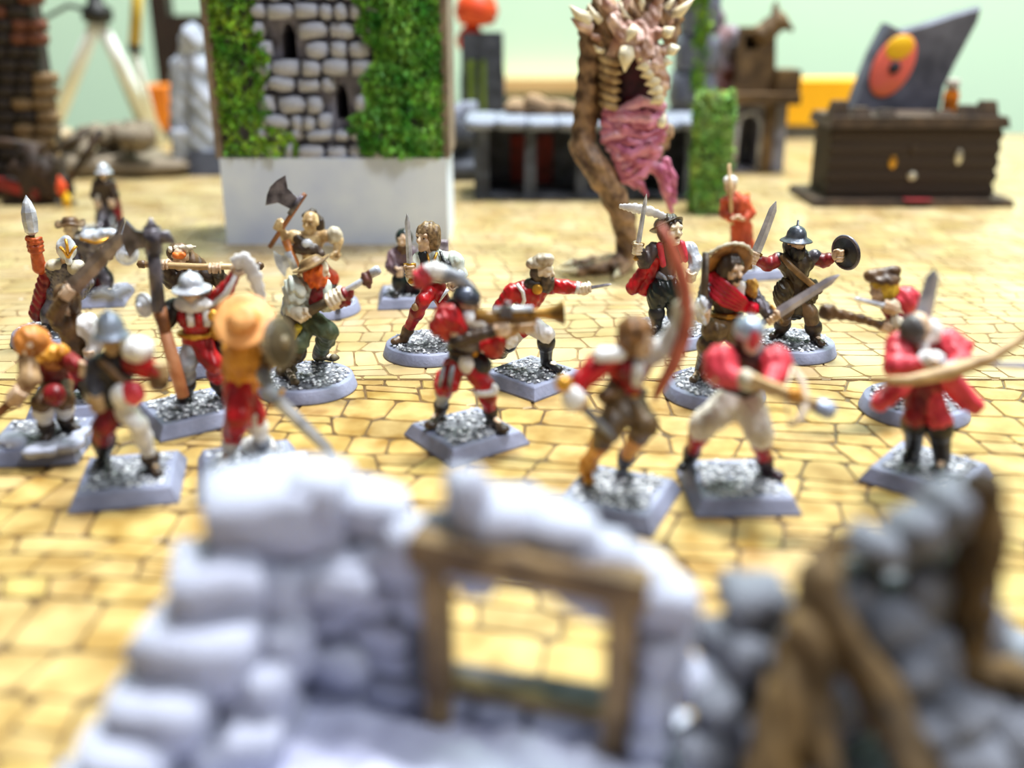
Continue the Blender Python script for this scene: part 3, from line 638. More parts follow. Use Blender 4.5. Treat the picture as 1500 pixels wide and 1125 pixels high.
e = V(hub[0]+5, RY+45, 1); MB().tube([hub+V(0, 0, -4), e], [2.0, 2.0], 10).build('leg', mat('grey_rod', (170, 176, 164), (150, 156, 146), 40, 0.4), tr, True)
yl = [P(203, -40, RY), P(200, 20, RY), P(197, 66, RY)]
MB().tube(yl, [3.6, 3.6, 3.6], 12).build('yellow_rod', M_bam, tr, True, label='yellow wooden rod')
e = G(236, 212); MB().tube([P(197, 62, RY), P(197, 76, RY)], [3.4, 4.4], 12).build('joint_knob', M_black, tr, True); MB().tube([P(197, 76, RY), V(e[0]-3, e[1]+4, 1)], [2.4, 2.6], 10).build('lower_rod', M_white, tr, True)
MB().tube([hub, P(100, 8, RY), P(60, 30, RY)], [1.6, 1.4, 1.2], 8).build('cable', M_black, tr, True)
WY = 830.0; wc = thing('wooden_chair', 'dark brown wooden chair standing behind the table', 'chair', (P(285, 100, WY)[0], WY+30, -780))
M_chair = mat('chair_wood', (52, 36, 26), (34, 22, 16), 20, 0.5)
x0, x1 = P(243, 100, WY)[0], P(332, 100, WY)[0]; zt_, zb_ = P(285, 14, WY)[2], P(285, 120, WY)[2]
for x in (x0, x1): MB().box((x, WY+6, (zt_+60-780)/2), (14, 16, 780+zt_+60)).build('rear_post', M_chair, wc)
MB().box(((x0+x1)/2, WY+6, zt_-22), (x1-x0, 10, 36)).build('back_rail', M_chair, wc); MB().box(((x0+x1)/2, WY+8, zb_+14), (x1-x0, 10, 56)).build('back_panel', M_chair, wc)
MB().box(((x0+x1)/2, WY+6, zt_+52), (x1-x0+14, 12, 16)).build('top_rail', M_chair, wc)
MB().box(((x0+x1)/2, WY+100, -330), (x1-x0+20, 200, 20)).build('seat', M_chair, wc)
for x in (x0, x1): MB().box((x, WY+190, -560), (14, 14, 440)).build('front_leg', M_chair, wc)
LY = 500.0; l0, l1 = P(-70, 150, LY), P(70, 150, LY); lt = thing('brick_tower_ruin', 'brown and red brick tower ruin at the edge of the table', 'ruin', ((l0[0]+l1[0])/2, LY+18, 0))
M_brk = mat('brick_brown', (128, 70, 44), (70, 42, 28), 60, 0.8, bump=0.4); M_brk2 = mat('brick_tan', (150, 122, 84), (96, 74, 50), 60, 0.8, bump=0.4); M_brk3 = mat('brick_black', (52, 40, 32), (30, 24, 20), 60, 0.85)
MB().box(((l0[0]+l1[0])/2, LY+10, 70), (l1[0]-l0[0]-6, 12, 140)).build('tower_core', M_brk3, lt)
z = 0
while z < 138:
    x = l0[0]-r3.uniform(0, 4)
    while x < l1[0]-4:
        l = r3.uniform(7, 12); px_ = 750+FPX*(x+l/2)/(LY*CT+(HCAM-z)*ST); ypx = z
        m = M_brk if z > 70 and r3.random() < 0.75 else (M_brk2 if r3.random() < 0.5 and px_ > 20 else M_brk3)
        stone(lt, (x+l/2, LY+2.5, z+3), (l*0.95, 7, 5.6), m, name='brick', seg=2, p=8, amp=0.05); x += l
    z += 6
rb = thing('rubble_heap', 'low heap of tan rubble and driftwood behind the war machine', 'rubble', (P(130, 200, 560)[0], 570, 0))
M_tan = mat('rubble_tan', (150, 136, 116), (96, 84, 68), 60, 0.85, bump=0.4)
for i in range(42):
    px, py = r3.uniform(66, 222), r3.uniform(176, 232); sz = r3.uniform(6, 13); yy = 560+r3.uniform(0, 45); c = P(px, py, yy)
    stone(rb, V(c[0], yy, max(sz*0.3, min(c[2], 22))), (sz*1.2, sz, sz*0.9), M_tan, name='rubble_stone', seg=2, amp=0.18, rot=(r3.uniform(-.5, .5), r3.uniform(-.5, .5), r3.uniform(0, 3)))
stone(rb, V(P(185, 200, 555)[0], 580, 5), (60, 40, 10), M_tan, name='rubble_stone'); stone(rb, V(P(110, 200, 555)[0], 580, 6), (70, 44, 12), M_tan, name='rubble_stone')
MB().tube([P(62, 218, 548), P(88, 200, 556), P(104, 190, 560)], [1.6, 1.9, 1.6], 8).build('driftwood', mat('driftwood', (214, 194, 158), (176, 154, 120), 60, 0.7), rb, True)
MB().box((P(188, 196, 600)[0], 606, 12), (6, 6, 24)).build('grey_post', M_sta, rb)
# war machine
NY = G(60, 302)[1]; wm = thing('war_machine', 'dark wooden war machine with a red beam and crossed poles', 'war machine', (G(60, 302)[0], NY+14, 0))
M_wm = mat('machine_wood', (64, 44, 30), (34, 24, 18), 120, 0.7, bump=0.4); M_wr = mat('machine_red', (146, 26, 20), (92, 14, 12), 120, 0.55)
n_ = lambda x, y, d=0: P(x, y, NY+d)
MB().bar(n_(-40, 258, 6), n_(60, 285, 4), 4, 5).build('red_beam', M_wr, wm)
for a, b, r in (((20, 236), (78, 296), 3.0), ((78, 240), (28, 297), 2.8), ((-20, 205), (64, 216), 2.2), ((30, 218), (78, 262), 2.4), ((148, 192), (100, 268), 1.6), ((75, 225), (130, 192), 1.2), ((5, 298), (112, 300), 2.2), ((45, 210), (60, 300), 3.4)):
    MB().tube([n_(*a, 4), n_(*b, 6)], [r, r*0.9], 10).build('beam', M_wm, wm, True)
solid_part('winch_block', [rbox(n_(58, 262, 8), (17, 12, 16), None, 2), ell(n_(70, 240, 8), (6, 5, 5)), cap(n_(20, 250, 8), n_(50, 262, 8), 3, 4)], M_wm, wm, 0.8, fold=0.4, ffreq=0.8)
for px in (20, 92):
    c = n_(px, 287, 14); MB().lathe(V(c[0], c[1], 6.2), (0, 1, 0), [(1, -1.2), (6, -1.2), (6.2, 0), (6, 1.2), (1, 1.2)], 18, fwd=(1, 0, 0)).build('wheel', M_wm, wm, True)
c = n_(90, 276, -2); solid_part('flame', [cap(n_(90, 272, -2), n_(86, 258, -2), 2.2, 0.5), ell(c, (2.6, 2, 3.6))], mat('flame_orange', (240, 96, 40), (228, 70, 24), 100, 0.5), wm, 0.5, label='orange painted flame')
solid_part('flame', [cap(n_(97, 291, -2), n_(96, 282, -2), 2.2, 1.0), cap(n_(97, 291, -2), V(*n_(97, 296, -2)[:2], 0), 1.6, 1.6)], mat('flame_yellow', (246, 200, 24), (236, 170, 20), 100, 0.5), wm, 0.5, label='yellow painted flame')
# ================================================================== painted miniatures
_mat = mat
def mat(*a, **k):
    k['rough' if False else 'bump'] = k.get('bump', 0.4); k.setdefault('bscale', 800); k.setdefault('lo', 0.38); k.setdefault('hi', 0.62); return _mat(*a, **k)
SKIN = mat('skin_paint', (222, 196, 168), (186, 152, 120), 500, 0.5); SKIN2 = mat('skin_pale', (236, 224, 202), (206, 184, 152), 500, 0.5); SKIN3 = SKIN
RED = mat('red_paint', (192, 20, 26), (126, 8, 14), 260, 0.32); DRED = mat('dark_red_paint', (140, 18, 26), (96, 10, 16), 260, 0.4); PINK = mat('pink_red_paint', (222, 70, 84), (188, 42, 56), 260, 0.42)
ORED = mat('orange_red_paint', (222, 84, 34), (186, 56, 20), 260, 0.45); WHITE = mat('white_paint', (236, 234, 232), (204, 202, 204), 300, 0.45); BONE = mat('bone_paint', (214, 206, 186), (170, 158, 134), 300, 0.5)
GREY = mat('grey_cloth', (168, 172, 180), (118, 122, 132), 300, 0.5); BLACK = mat('black_paint', (38, 36, 38), (22, 20, 22), 300, 0.38); BROWN = mat('brown_paint', (112, 82, 50), (68, 46, 26), 280, 0.45)
DBROWN = mat('dark_brown_paint', (70, 52, 36), (40, 28, 20), 280, 0.42); TAN = mat('tan_paint', (182, 150, 108), (136, 104, 68), 280, 0.5); GOLD = M_gold; OCHRE = mat('ochre_paint', (226, 160, 52), (184, 116, 24), 260, 0.5)
ORANGE = mat('orange_paint', (236, 130, 48), (204, 92, 22), 260, 0.5); PEACH = mat('peach_hat', (240, 176, 108), (222, 146, 76), 200, 0.55)
GREEN = mat('green_paint', (92, 106, 80), (58, 70, 52), 280, 0.5); BGREEN = mat('blackgreen_paint', (26, 38, 34), (14, 20, 20), 260, 0.3); PALE = mat('pale_shirt', (216, 220, 208), (160, 168, 158), 300, 0.5)
STEEL = mat('steel_paint', (222, 226, 234), (164, 168, 178), 320, 0.25, 0.12); DSTEEL = mat('dark_steel', (122, 116, 124), (58, 54, 62), 320, 0.3, 0.2); BRASS = mat('brass_paint', (182, 136, 62), (104, 74, 28), 320, 0.3, 0.35)
WOOD = mat('weapon_wood', (150, 92, 48), (102, 58, 28), 200, 0.5); LWOOD = mat('light_wood', (206, 176, 130), (168, 134, 90), 220, 0.5); HAIRO = mat('orange_hair', (236, 112, 26), (188, 70, 10), 600, 0.5); HAIRB = mat('brown_hair', (150, 122, 84), (84, 62, 38), 800, 0.5)
YEL = mat('blond_hair', (226, 196, 60), (180, 142, 24), 500, 0.5); EYEM = mat('eye_paint', (30, 26, 26), (20, 18, 18), 500, 0.3); BASEM = mat('base_grey', (138, 142, 166), (112, 116, 138), 120, 0.55); GRAV = mat('gravel_paint', (244, 246, 250), (96, 98, 106), 900, 0.7, lo=0.36, hi=0.54, detail=2)
GRAVB = mat('gravel_bed', (140, 142, 150), (50, 50, 56), 700, 0.8)

class Fig:
    def __init__(s, label, px, py, base='square', rot=0.0, vox=0.34, size=None, g=0.0, name='miniature', cat='miniature'):
        s.o = G(px, py); s.Y = s.o[1]; s.vox = vox; s.k = 1.0; s.bt = 3.4
        s.root = thing(name, label, cat, s.o)
        r = random.Random(int(px*7+py)); S = size or (20.0 if base == 'square' else 25.0); h = 3.2
        if base == 'square':
            c, q = math.cos(rot), math.sin(rot)
            def sq(a, z): return [s.o+V(c*x-q*y, q*x+c*y, z) for x, y in ((-a, -a), (a, -a), (a, a), (-a, a))]
            a = S/2; vv = sq(a, 0)+sq(a, 0.5)+sq(a-1.3, h-0.25)+sq(a-1.6, h)
            ff = [(3, 2, 1, 0), (12, 13, 14, 15)]+[(i*4+k, i*4+(k+1) % 4, i*4+4+(k+1) % 4, i*4+4+k) for i in range(3) for k in range(4)]
            part('base', vv, ff, BASEM, s.root, False); inside = lambda x, y: abs(c*x+q*y) < a-2.1 and abs(-q*x+c*y) < a-2.1; lim = a*1.35
        else:
            a = S/2; b = MB().lathe(s.o, (0, 0, 1), [(a-.2, 0), (a, 0.25), (a-.1, 0.5), (a-0.9, h-0.2), (a-1.2, h)], 48); b.build('base', BASEM, s.root, True)
            inside = lambda x, y: x*x+y*y < (a-1.7)**2; lim = a
        # gravel: an uneven bed and loose chips on it
        vv, ff = [], []; n = 30; ids = {}
        for j in range(n+1):
            for i in range(n+1):
                x, y = -lim+2*lim*i/n, -lim+2*lim*j/n
                if inside(x, y):
                    ids[(i, j)] = len(vv); e = 0 if not all(inside(x+dx, y+dy) for dx, dy in ((1.2, 0), (-1.2, 0), (0, 1.2), (0, -1.2))) else 1
                    vv.append(s.o+V(x, y, h-0.05+e*r.uniform(0.0, 0.55)))
        for (i, j) in list(ids):
            qd = [(i, j), (i+1, j), (i+1, j+1), (i, j+1)]
            if all(t in ids for t in qd): ff.append(tuple(ids[t] for t in qd))
        gb = part('gravel_bed', vv, ff, GRAVB, s.root, False)
        vv, ff = [], []
        for _ in range(330 if vox < 0.36 else 220):
            x, y = r.uniform(-lim, lim), r.uniform(-lim, lim)
            if not inside(x*1.04, y*1.04): continue
            d = r.uniform(0.35, 0.8); b = len(vv); a1 = r.uniform(0, 6.28); cc = s.o+V(x, y, h+0.15+r.uniform(0, 0.4))
            for kq in range(4): vv.append(cc+V(math.cos(a1+kq*1.57)*d*r.uniform(.6, 1.1), math.sin(a1+kq*1.57)*d*r.uniform(.6, 1.1), r.uniform(-.2, .2)*d))
            vv += [cc+V(0, 0, d*0.55), cc-V(0, 0, d*0.5)]
            ff += [(b+k2, b+(k2+1) % 4, b+4) for k2 in range(4)]+[(b+(k2+1) % 4, b+k2, b+5) for k2 in range(4)]
        part('gravel', vv, ff, GRAV, s.root, False, kind='stuff')
    def p(s, px, py, d=0.0): return P(px, py, s.Y-d)
    def joints(s, **kw):
        J = {k: s.p(*a) for k, a in kw.items()}; s.J = J
        for c in 'ab':                        # feet rest on the base
            if 'f'+c in J and 't'+c in J and J['t'+c][2] < 12:
                pass
        J.setdefault('pa', J['pel']*0.72+J['ka']*0.28 if 'ka' in J else J['pel']); J.setdefault('pb', J['pel']*0.72+J['kb']*0.28 if 'kb' in J else J['pel'])
        return J
    def add(s, name, prims, m, fold=0.0, parent=None, strand=None, vox=None, label=None, ffreq=2.0):
        return solid_part(name, prims, m, parent or s.root, vox or s.vox, fold, None, label, strand, ffreq)
    def mb(s, name, b, m, smooth=True, parent=None, label=None): return b.build(name, m, parent or s.root, smooth, None, label)
# ---- body pieces as distance-field prims
def torso(J, e=0.0, k=1.0):
    side = unit(J['sb']-J['sa']); up = unit(J['neck']-J['pel']); side = unit(side-up*np.dot(side, up)); fr = np.cross(side, up); A = (side, fr, up)
    w = np.linalg.norm(J['sb']-J['sa'])/2
    return [ell(J['pel'], (2.7*k+e, 2.2*k+e, 2.2*k+e), A, 1.2), cap(J['pel'], J['chest'], 2.1*k+e, 2.4*k+e, 1.2), ell(J['chest'], (max(2.8, min(w*0.95, 3.8))*k+e, 2.2*k+e, 2.6*k+e), A, 1.2),
            cap(J['chest']*0.45+J['neck']*0.55, J['sa']*0.85+J['chest']*0.15, 1.5*k+e, 1.45*k+e, 1.0), cap(J['chest']*0.45+J['neck']*0.55, J['sb']*0.85+J['chest']*0.15, 1.5*k+e, 1.45*k+e, 1.0)]
def arm(J, c, e=0.0, to=1.0, k=1.0):
    a, b, h = J['s'+c], J['e'+c], J['h'+c]; q = [cap(a, b, 1.45*k+e, 1.2*k+e, 0.8)]
    if to > 0: q.append(cap(b, b+(h-b)*to, 1.2*k+e, (1.2-0.35*to)*k+e, 0.7))
    return q
def leg(J, c, e=0.0, to=1.0, k=1.0, frm=0.0):
    a, b, f = J['p'+c], J['k'+c], J['f'+c]; q = []
    if frm < 1: q.append(cap(a+(b-a)*frm, b, (2.15-0.5*frm)*k+e, 1.6*k+e, 1.0))
    if to > 0: q += [cap(b, b+(f-b)*to, 1.55*k+e, (1.5-0.55*to)*k+e, 0.7)]
    if to > 0.4: q.append(ell(b+(f-b)*0.33, (1.65*k+e,)*3, None, 1.0))
    return q
def boot(J, c, frm=0.3, e=0.35, cuff=0.3, k=1.0):
    b, f, t = J['k'+c], J['f'+c], J['t'+c]; s0 = b+(f-b)*frm
    q = [cap(s0, f, 1.5*k+e, 0.95*k+e, 0.6), cap(f-V(0, 0, .3), t, 1.1*k, 0.85*k, 0.7), ell(t, (1.1, 1.1, 0.8), None, 0.5), ell(f-V(0, 0, 0.5), (1.15, 1.15, 0.9), None, 0.6)]
    if cuff: q.append(cap(s0-(f-s0)*0.02, s0+(f-s0)*0.10, 1.6*k+e+cuff, 1.55*k+e+cuff, 0.3))
    return q
def foot(J, c): return [cap(J['f'+c], J['t'+c], 0.95, 0.8, 0.6)]
def fist(center, axis, elbow, r=0.95, k=1.0):
    ax_ = unit(axis); w_ = center-elbow; w_ = w_-ax_*np.dot(w_, ax_); w_ = unit(w_); n = np.cross(ax_, w_); q = []
    q.append(ell(center-w_*0.75*k, (1.35*k, 1.0*k, 1.05*k), (ax_, w_, n), 0.35))
    for i in range(4):
        c = center+ax_*(i-1.5)*0.86*k; rf = (0.42, 0.45, 0.43, 0.38)[i]*k; R = (r+0.25)*k
        a = c-w_*0.25*k+n*R; b = c+w_*R*0.85+n*R*0.55; d = c+w_*R*0.9-n*R*0.35; e = c+w_*0.1-n*R*0.95
        q += [cap(a, b, rf, rf, 0.05), cap(b, d, rf, rf*0.95, 0.05), cap(d, e, rf*0.95, rf*0.85, 0.05)]
    q += [cap(center-w_*0.9*k-n*0.5*k+ax_*1.0*k, center-n*1.15*k+ax_*1.5*k, 0.55*k, 0.5*k, 0.25), cap(center-n*1.15*k+ax_*1.5*k, center+w_*0.65*k-n*1.25*k+ax_*1.25*k, 0.5*k, 0.42*k, 0.2)]
    return q
def open_hand(wrist, direction, palm=(0, 0, -1), k=1.0):
    d = unit(direction); n = np.asarray(palm, float); n = unit(n-d*np.dot(n, d)); s_ = np.cross(d, n); q = [ell(wrist+d*1.0*k, (1.35*k, 1.15*k, 0.65*k), (d, s_, n), 0.5)]
    for i in range(4):
        o = wrist+d*1.7*k+s_*(i-1.5)*0.62*k; L = (1.5, 1.8, 1.7, 1.3)[i]*k; m_ = o+unit(d+s_*(i-1.5)*0.12)*L*0.55; q += [cap(o, m_, 0.42*k, 0.4*k, 0.1), cap(m_, m_+unit(d+n*0.6)*L*0.5, 0.4*k, 0.33*k, 0.1)]
    q += [cap(wrist+d*0.4*k-s_*0.9*k, wrist+d*1.3*k-s_*1.7*k+n*0.3, 0.5*k, 0.42*k, 0.3), cap(wrist+d*1.3*k-s_*1.7*k+n*.3, wrist+d*2.1*k-s_*1.7*k+n*0.6, 0.42*k, 0.36*k, 0.1)]
    return q
def head_frame(look, up=(0, 0, 1)):
    f = unit(look); u = np.asarray(up, float); u = unit(u-f*np.dot(u, f)); s_ = np.cross(f, u); return f, s_, u
def head(c, H, k=1.12, shout=False):
    f, s_, u = H; W = lambda a, b, d: c+(f*a+s_*b+u*d)*k; A = (f, s_, u)
    q = [ell(W(-0.15, 0, 0.65), (2.25*k, 1.85*k, 2.2*k), A, 0.5), ell(W(0.55, 0, -1.25), (1.45*k, 1.3*k, 1.65*k), A, 0.9), ell(W(1.55, 0, -2.2), (0.55*k, 0.7*k, 0.5*k), A, 0.5),
         cap(W(1.85, 0, 0.55), W(2.45, 0, -0.5), 0.3*k, 0.42*k, 0.3), cap(W(1.75, -1.0, 0.72), W(1.75, 1.0, 0.72), 0.42*k, 0.42*k, 0.4), ell(W(1.35, 1.0, -0.55), (0.6*k, 0.55*k, 0.55*k), A, 0.5), ell(W(1.35, -1.0, -0.55), (0.6*k, 0.55*k, 0.55*k), A, 0.5)]
    for b in (-1, 1):
        q.append(ell(W(-0.1, 1.85*b, -0.05), (0.55*k, 0.28*k, 0.75*k), A, 0.25)); q.append(cut(ell(W(2.2, 0.78*b, 0.12), (0.5*k, 0.5*k, 0.34*k), A)))
    if shout: q += [cut(ell(W(1.95, 0, -1.55), (0.9*k, 0.62*k, 0.55*k), A))]
    else: q += [cut(cap(W(2.05, -0.55, -1.42), W(2.05, 0.55, -1.42), 0.17*k))]
    q.append(cap(W(1.75, -0.4, -1.72), W(1.75, 0.4, -1.72), 0.25*k, 0.25*k, 0.25))
    return q
def eyes(F, c, H, k=1.12):
    f, s_, u = H; W = lambda a, b, d: c+(f*a+s_*b+u*d)*k
    for b in (-1, 1):
        o = MB().lathe(W(1.66, 0.78*b, 0.12), f, [(0.05, -0.2), (0.34*k, -0.1), (0.28*k, 0.12), (0.1, 0.2)], 10, fwd=u, ell=(0.75, 1.1)); e = F.mb('eye', o, WHITE)
        o = MB().lathe(W(1.88, 0.78*b, 0.12), f, [(0.15*k, -0.1), (0.15*k, 0.03), (0.03, 0.06)], 8, fwd=u); F.mb('pupil', o, EYEM, True, e)
def body(F, J, H, skin, hands, hk=1.12, shout=False, with_eyes=False, k=1.0, extra=()):
    q = torso(J, 0, k)+arm(J, 'a', 0, 1, k)+arm(J, 'b', 0, 1, k)+leg(J, 'a', 0, 1, k)+leg(J, 'b', 0, 1, k)+foot(J, 'a')+foot(J, 'b')
    q += [cap(J['chest'], J['neck'], 1.8*k, 1.3*k, 0.8), cap(J['neck'], J['head']-H[0]*0.3, 1.25*k, 1.25*k, 0.5)]+head(J['head'], H, hk, shout)
    for h in hands: q += h
    q += list(extra)
    F.H = H; b = F.add('body', q, skin)
    if with_eyes: eyes(F, J['head'], H, hk)
    return b
def hair(F, c, H, m, k=1.12, length=2.4, name='hair', fringe=True, back=1.0):
    f, s_, u = H; A = (f, s_, u); W = lambda a, b, d: c+(f*a+s_*b+u*d)*k
    q = [ell(W(-0.35, 0, 0.95), (2.5*k, 2.3*k, 2.35*k), A, 0.4), ell(W(-0.9, 0, -0.6), (1.9*k, 2.35*k, length*k), A, 0.8)]
    q += [cut(ell(W(2.6, 0, -0.75), (2.2*k if fringe else 2.7*k, (1.62 if fringe else 1.95)*k, 1.75 if fringe else 2.5*k), A))]
    return F.add(name, q, m, 0.0, strand=(u, 0.2, 3.4), vox=F.vox*0.9)
def beard(F, c, H, m, k=1.12, length=1.8, name='beard'):
    f, s_, u = H; A = (f, s_, u); W = lambda a, b, d: c+(f*a+s_*b+u*d)*k
    q = [ell(W(0.9, 0, -1.95), (1.55*k, 1.65*k, length*k), A, 0.4), cut(ell(W(2.6, 0, -0.9), (1.3*k, 1.0*k, 0.55*k), A))]
    return F.add(name, q, m, strand=(u, 0.15, 4.5))
def hatframe(up, look):
    u = unit(up); f = np.asarray(look, float); f = unit(f-u*np.dot(f, u)); return f, np.cross(f, u), u
def brim_hat(F, c, H, m, r=5.2, crown=2.6, hgt=2.4, tilt=(0, 0, 0), wave=0.5, ell_=(1, 1), name='hat', band=None, wn=2, ph=0.0, k=1.12):
    f, s_, u = H; u2 = unit(u+np.asarray(tilt)); b = c+u*1.25*k
    o = F.mb(name, MB().lathe(b, u2, [(crown*0.8, 0.1), (crown+0.2, -0.35), (r*0.8, -0.45), (r-0.2, -0.2), (r, 0.05), (r-0.25, 0.25), (r*0.75, 0.05), (crown+0.35, 0.35), (crown, 0.8), (crown*0.96, hgt*0.6), (crown*0.75, hgt*0.92), (crown*0.3, hgt), (0.02, hgt*0.97)], 40, fwd=f, ell=ell_, wave=wave, wn=wn, ph=ph), m)
    if band: F.mb('hat_band', MB().lathe(b, u2, [(crown+0.3, 0.35), (crown+0.35, 0.5), (crown+0.25, 1.05), (crown+0.05, 1.1)], 40, fwd=f, ell=ell_), band, True, o)
    return o
def kettle(F, c, H, m, r=3.9, k=1.12, name='helmet', spike=0.4, tall=1.0):
    f, s_, u = H; b = c+u*0.95*k
    return F.mb(name, MB().lathe(b, u, [(2.0, 0.0), (2.5, -0.55), (r*0.9, -0.95), (r, -0.95), (r*0.95, -0.7), (2.75, 0.05), (2.6, 0.5), (2.45, 1.3*tall), (1.9, 2.2*tall), (1.0, 2.75*tall), (0.35, 2.95*tall), (0.25, 2.95*tall+spike), (0.02, 3.0*tall+spike)], 36, fwd=f, ell=(1.06, 1)), m)
def plume(F, pts, w, m, name='plume', parent=None, flat=0.35):
    n = 7; out = []; rad = []
    p = [np.asarray(x, float) for x in pts]
    for i in range(len(p)-1):
        for j in range(n):
            t = j/n; p0, p1, p2, p3 = p[max(i-1, 0)], p[i], p[i+1], p[min(i+2, len(p)-1)]
            out.append(0.5*((2*p1)+(-p0+p2)*t+(2*p0-5*p1+4*p2-p3)*t*t+(-p0+3*p1-3*p2+p3)*t**3)); k = i+t
            rad.append((w[i]+(w[i+1]-w[i])*t)*(1+0.13*(-1)**j))
    out.append(p[-1]); rad.append(w[-1])
    return F.mb(name, MB().tube(out, rad, 10, flat=flat, hint=(0, 1, 0)), m, True, parent)
def sword(F, hand, tip, w=1.0, m=STEEL, hilt=BRASS, guard=2.2, hint=(0, 1, 0), name='sword', curve=0.0, g=1.2, pommel=2.4, gm=None):
    hand, tip = np.asarray(hand, float), np.asarray(tip, float); d, s_, u = frame(tip-hand, hint); L = np.linalg.norm(tip-hand); n = 12; vv, ff = [], []
    for i in range(n+1):
        t = i/n; c = hand+d*(g+(L-g)*t)+s_*curve*math.sin(t*math.pi*0.5)*t*L; ww = w*(1.0-0.25*t) if t < 0.86 else w*0.78*(1-t)/0.14; ww = max(ww, 0.06); th = 0.42*(1-0.4*t)
        vv += [c+s_*ww, c+u*th, c-s_*ww, c-u*th]
    for i in range(n):
        for k in range(4): ff.append((i*4+k, i*4+(k+1) % 4, i*4+4+(k+1) % 4, i*4+4+k))
    ff += [(3, 2, 1, 0), (n*4, n*4+1, n*4+2, n*4+3)]
    o = F.mb(name, MB().add(vv, ff), m, False)
    b = MB().tube([hand-d*pommel, hand+d*g], 0.5, 8).tube([hand+d*g-s_*guard, hand+d*(g+0.15), hand+d*g+s_*guard], [0.45, 0.5, 0.45], 8).lathe(hand-d*(pommel+0.3), d, [(0.05, -0.9), (0.75, -0.45), (0.85, 0), (0.6, 0.5), (0.1, 0.7)], 12, fwd=s_)
    F.mb('hilt', b, hilt, True, o); return o
def pole(F, pts, r, m, name='staff', parent=None): return F.mb(name, MB().tube(pts, r, 10), m, True, parent)
def belt(F, J, m, z=0.0, r=(3.3, 2.8), h=0.5, buckle=GOLD, name='belt'):
    up = unit(J['chest']-J['pel']); side = unit(J['sb']-J['sa']); side = unit(side-up*np.dot(side, up)); fr = np.cross(side, up); c = J['pel']+up*(1.2+z)
    pts = [c+side*r[0]*math.cos(a)+fr*r[1]*math.sin(a) for a in np.linspace(0, 2*math.pi, 24, endpoint=False)]
    o = F.mb(name, MB().tube(pts, h, 8, close=True, hint=up), m)
    if buckle is not None:
        fc = c+unit(V(*fr))*(-r[1])*np.sign(fr[1]) if False else c+(fr if fr[1] < 0 else -fr)*(r[1]+0.25)
        F.mb('buckle', MB().box(fc, (1.3, 0.5, 1.1), (side, fr, up)), buckle, False, o)
    return o
def axe(F, a, b, blade_c, bw, bh, hm=WOOD, m=DSTEEL, r=0.55, side=-1, spike=None, name='axe', both=False):
    a, b = np.asarray(a, float), np.asarray(b, float); o = pole(F, [a, (a+b)/2, b], r, hm, name); d = unit(b-a); s_ = unit(np.cross(d, (0, 1, 0)))*side
    def bl(sg):
        c = blade_c; pl = [c-d*bh*0.22, c+s_*sg*bw*0.55-d*bh*0.30, c+s_*sg*bw*0.85-d*bh*0.62, c+s_*sg*bw-d*bh*0.3, c+s_*sg*bw*1.06, c+s_*sg*bw+d*bh*0.3, c+s_*sg*bw*0.85+d*bh*0.62, c+s_*sg*bw*0.55+d*bh*0.30, c+d*bh*0.22]
        return MB().prism(pl, (0, -0.45, 0), (0, 0.45, 0), 0.03)
    F.mb('axe_blade', bl(1), m, False, o)
    F.mb('axe_socket', MB().tube([blade_c-d*bh*0.4, blade_c+d*bh*0.4], r*1.25, 10), m, True, o)
    if both: F.mb('axe_blade', bl(-1), m, False, o)
    if spike is not None: F.mb('spike', MB().tube([blade_c+d*bh*0.3, spike], [r*1.3, 0.1], 8), m, True, o)
    return o
def shield(F, c, normal, r, m=DSTEEL, rim=BRASS, name='shield'):
    o = F.mb(name, MB().lathe(c, normal, [(r, -0.3), (r, 0.2), (r*0.8, 0.7), (r*0.4, 1.2), (0.1, 1.4)], 32, fwd=(0, 0, 1)), m)
    n = unit(normal); d, s_, u = frame(n); F.mb('rim', MB().tube([np.asarray(c)+(s_*math.cos(a)+u*math.sin(a))*r for a in np.linspace(0, 6.283, 32, endpoint=False)], 0.45, 8, close=True, hint=n), rim, True, o)
    F.mb('boss', MB().lathe(np.asarray(c)+n*1.1, n, [(r*.32, 0), (r*.28, .5), (r*.1, .8), (.02, .85)], 16, fwd=(0, 0, 1)), rim, True, o); return o
def gd(F, J, **kw):                           # feet: the pixel meets the base top
    for k, (x, y) in kw.items(): J[k] = G(x, y, 5.0 if k[0] == 'f' else 4.4)
def mk(F, feet, **kw):
    J = {k: F.p(*a) for k, a in kw.items()}; gd(F, J, **feet); F.J = J
    if 'pa' not in J: J['pa'] = J['pel']*0.8+J['ka']*0.2
    if 'pb' not in J: J['pb'] = J['pel']*0.8+J['kb']*0.2
    return J
# ------------------------------------------------------------------ blunderbuss gunner, red coat
F = Fig('red coated gunner aiming a flared brass blunderbuss, plumed helmet', 683, 645, 'square', 0.61, 0.26)
J = mk(F, dict(fa=(645, 601), ta=(631, 622), fb=(720, 610), tb=(737, 628)), head=(685, 443, 1), neck=(680, 458, 0), chest=(682, 482, 0), pel=(678, 521, 0), sa=(663, 468, 4), ea=(668, 500, 5), ha=(735, 482, 4), sb=(700, 470, -2), eb=(735, 490, 0), hb=(772, 478, 1), ka=(653, 560, 2), kb=(711, 566, 2))
H = head_frame((0.9, -0.45, 0.05)); gun = unit(F.p(822, 456, 3)-F.p(702, 464, 3))
body(F, J, H, SKIN3, [fist(J['ha'], gun, J['ea']), fist(J['hb'], gun, J['eb'])])
F.add('coat', torso(J, 0.55)+[cap(J['pel'], J['pel']+V(3.6, -0.5, -2.0), 2.4, 2.6, 1.0)], BLACK, 0.12)
F.add('breastplate', [ell(J['chest']*0.5+J['pel']*0.5+V(0.6, -1.6, 0.2), (3.0, 1.9, 2.4), None, 0.5)], DSTEEL)
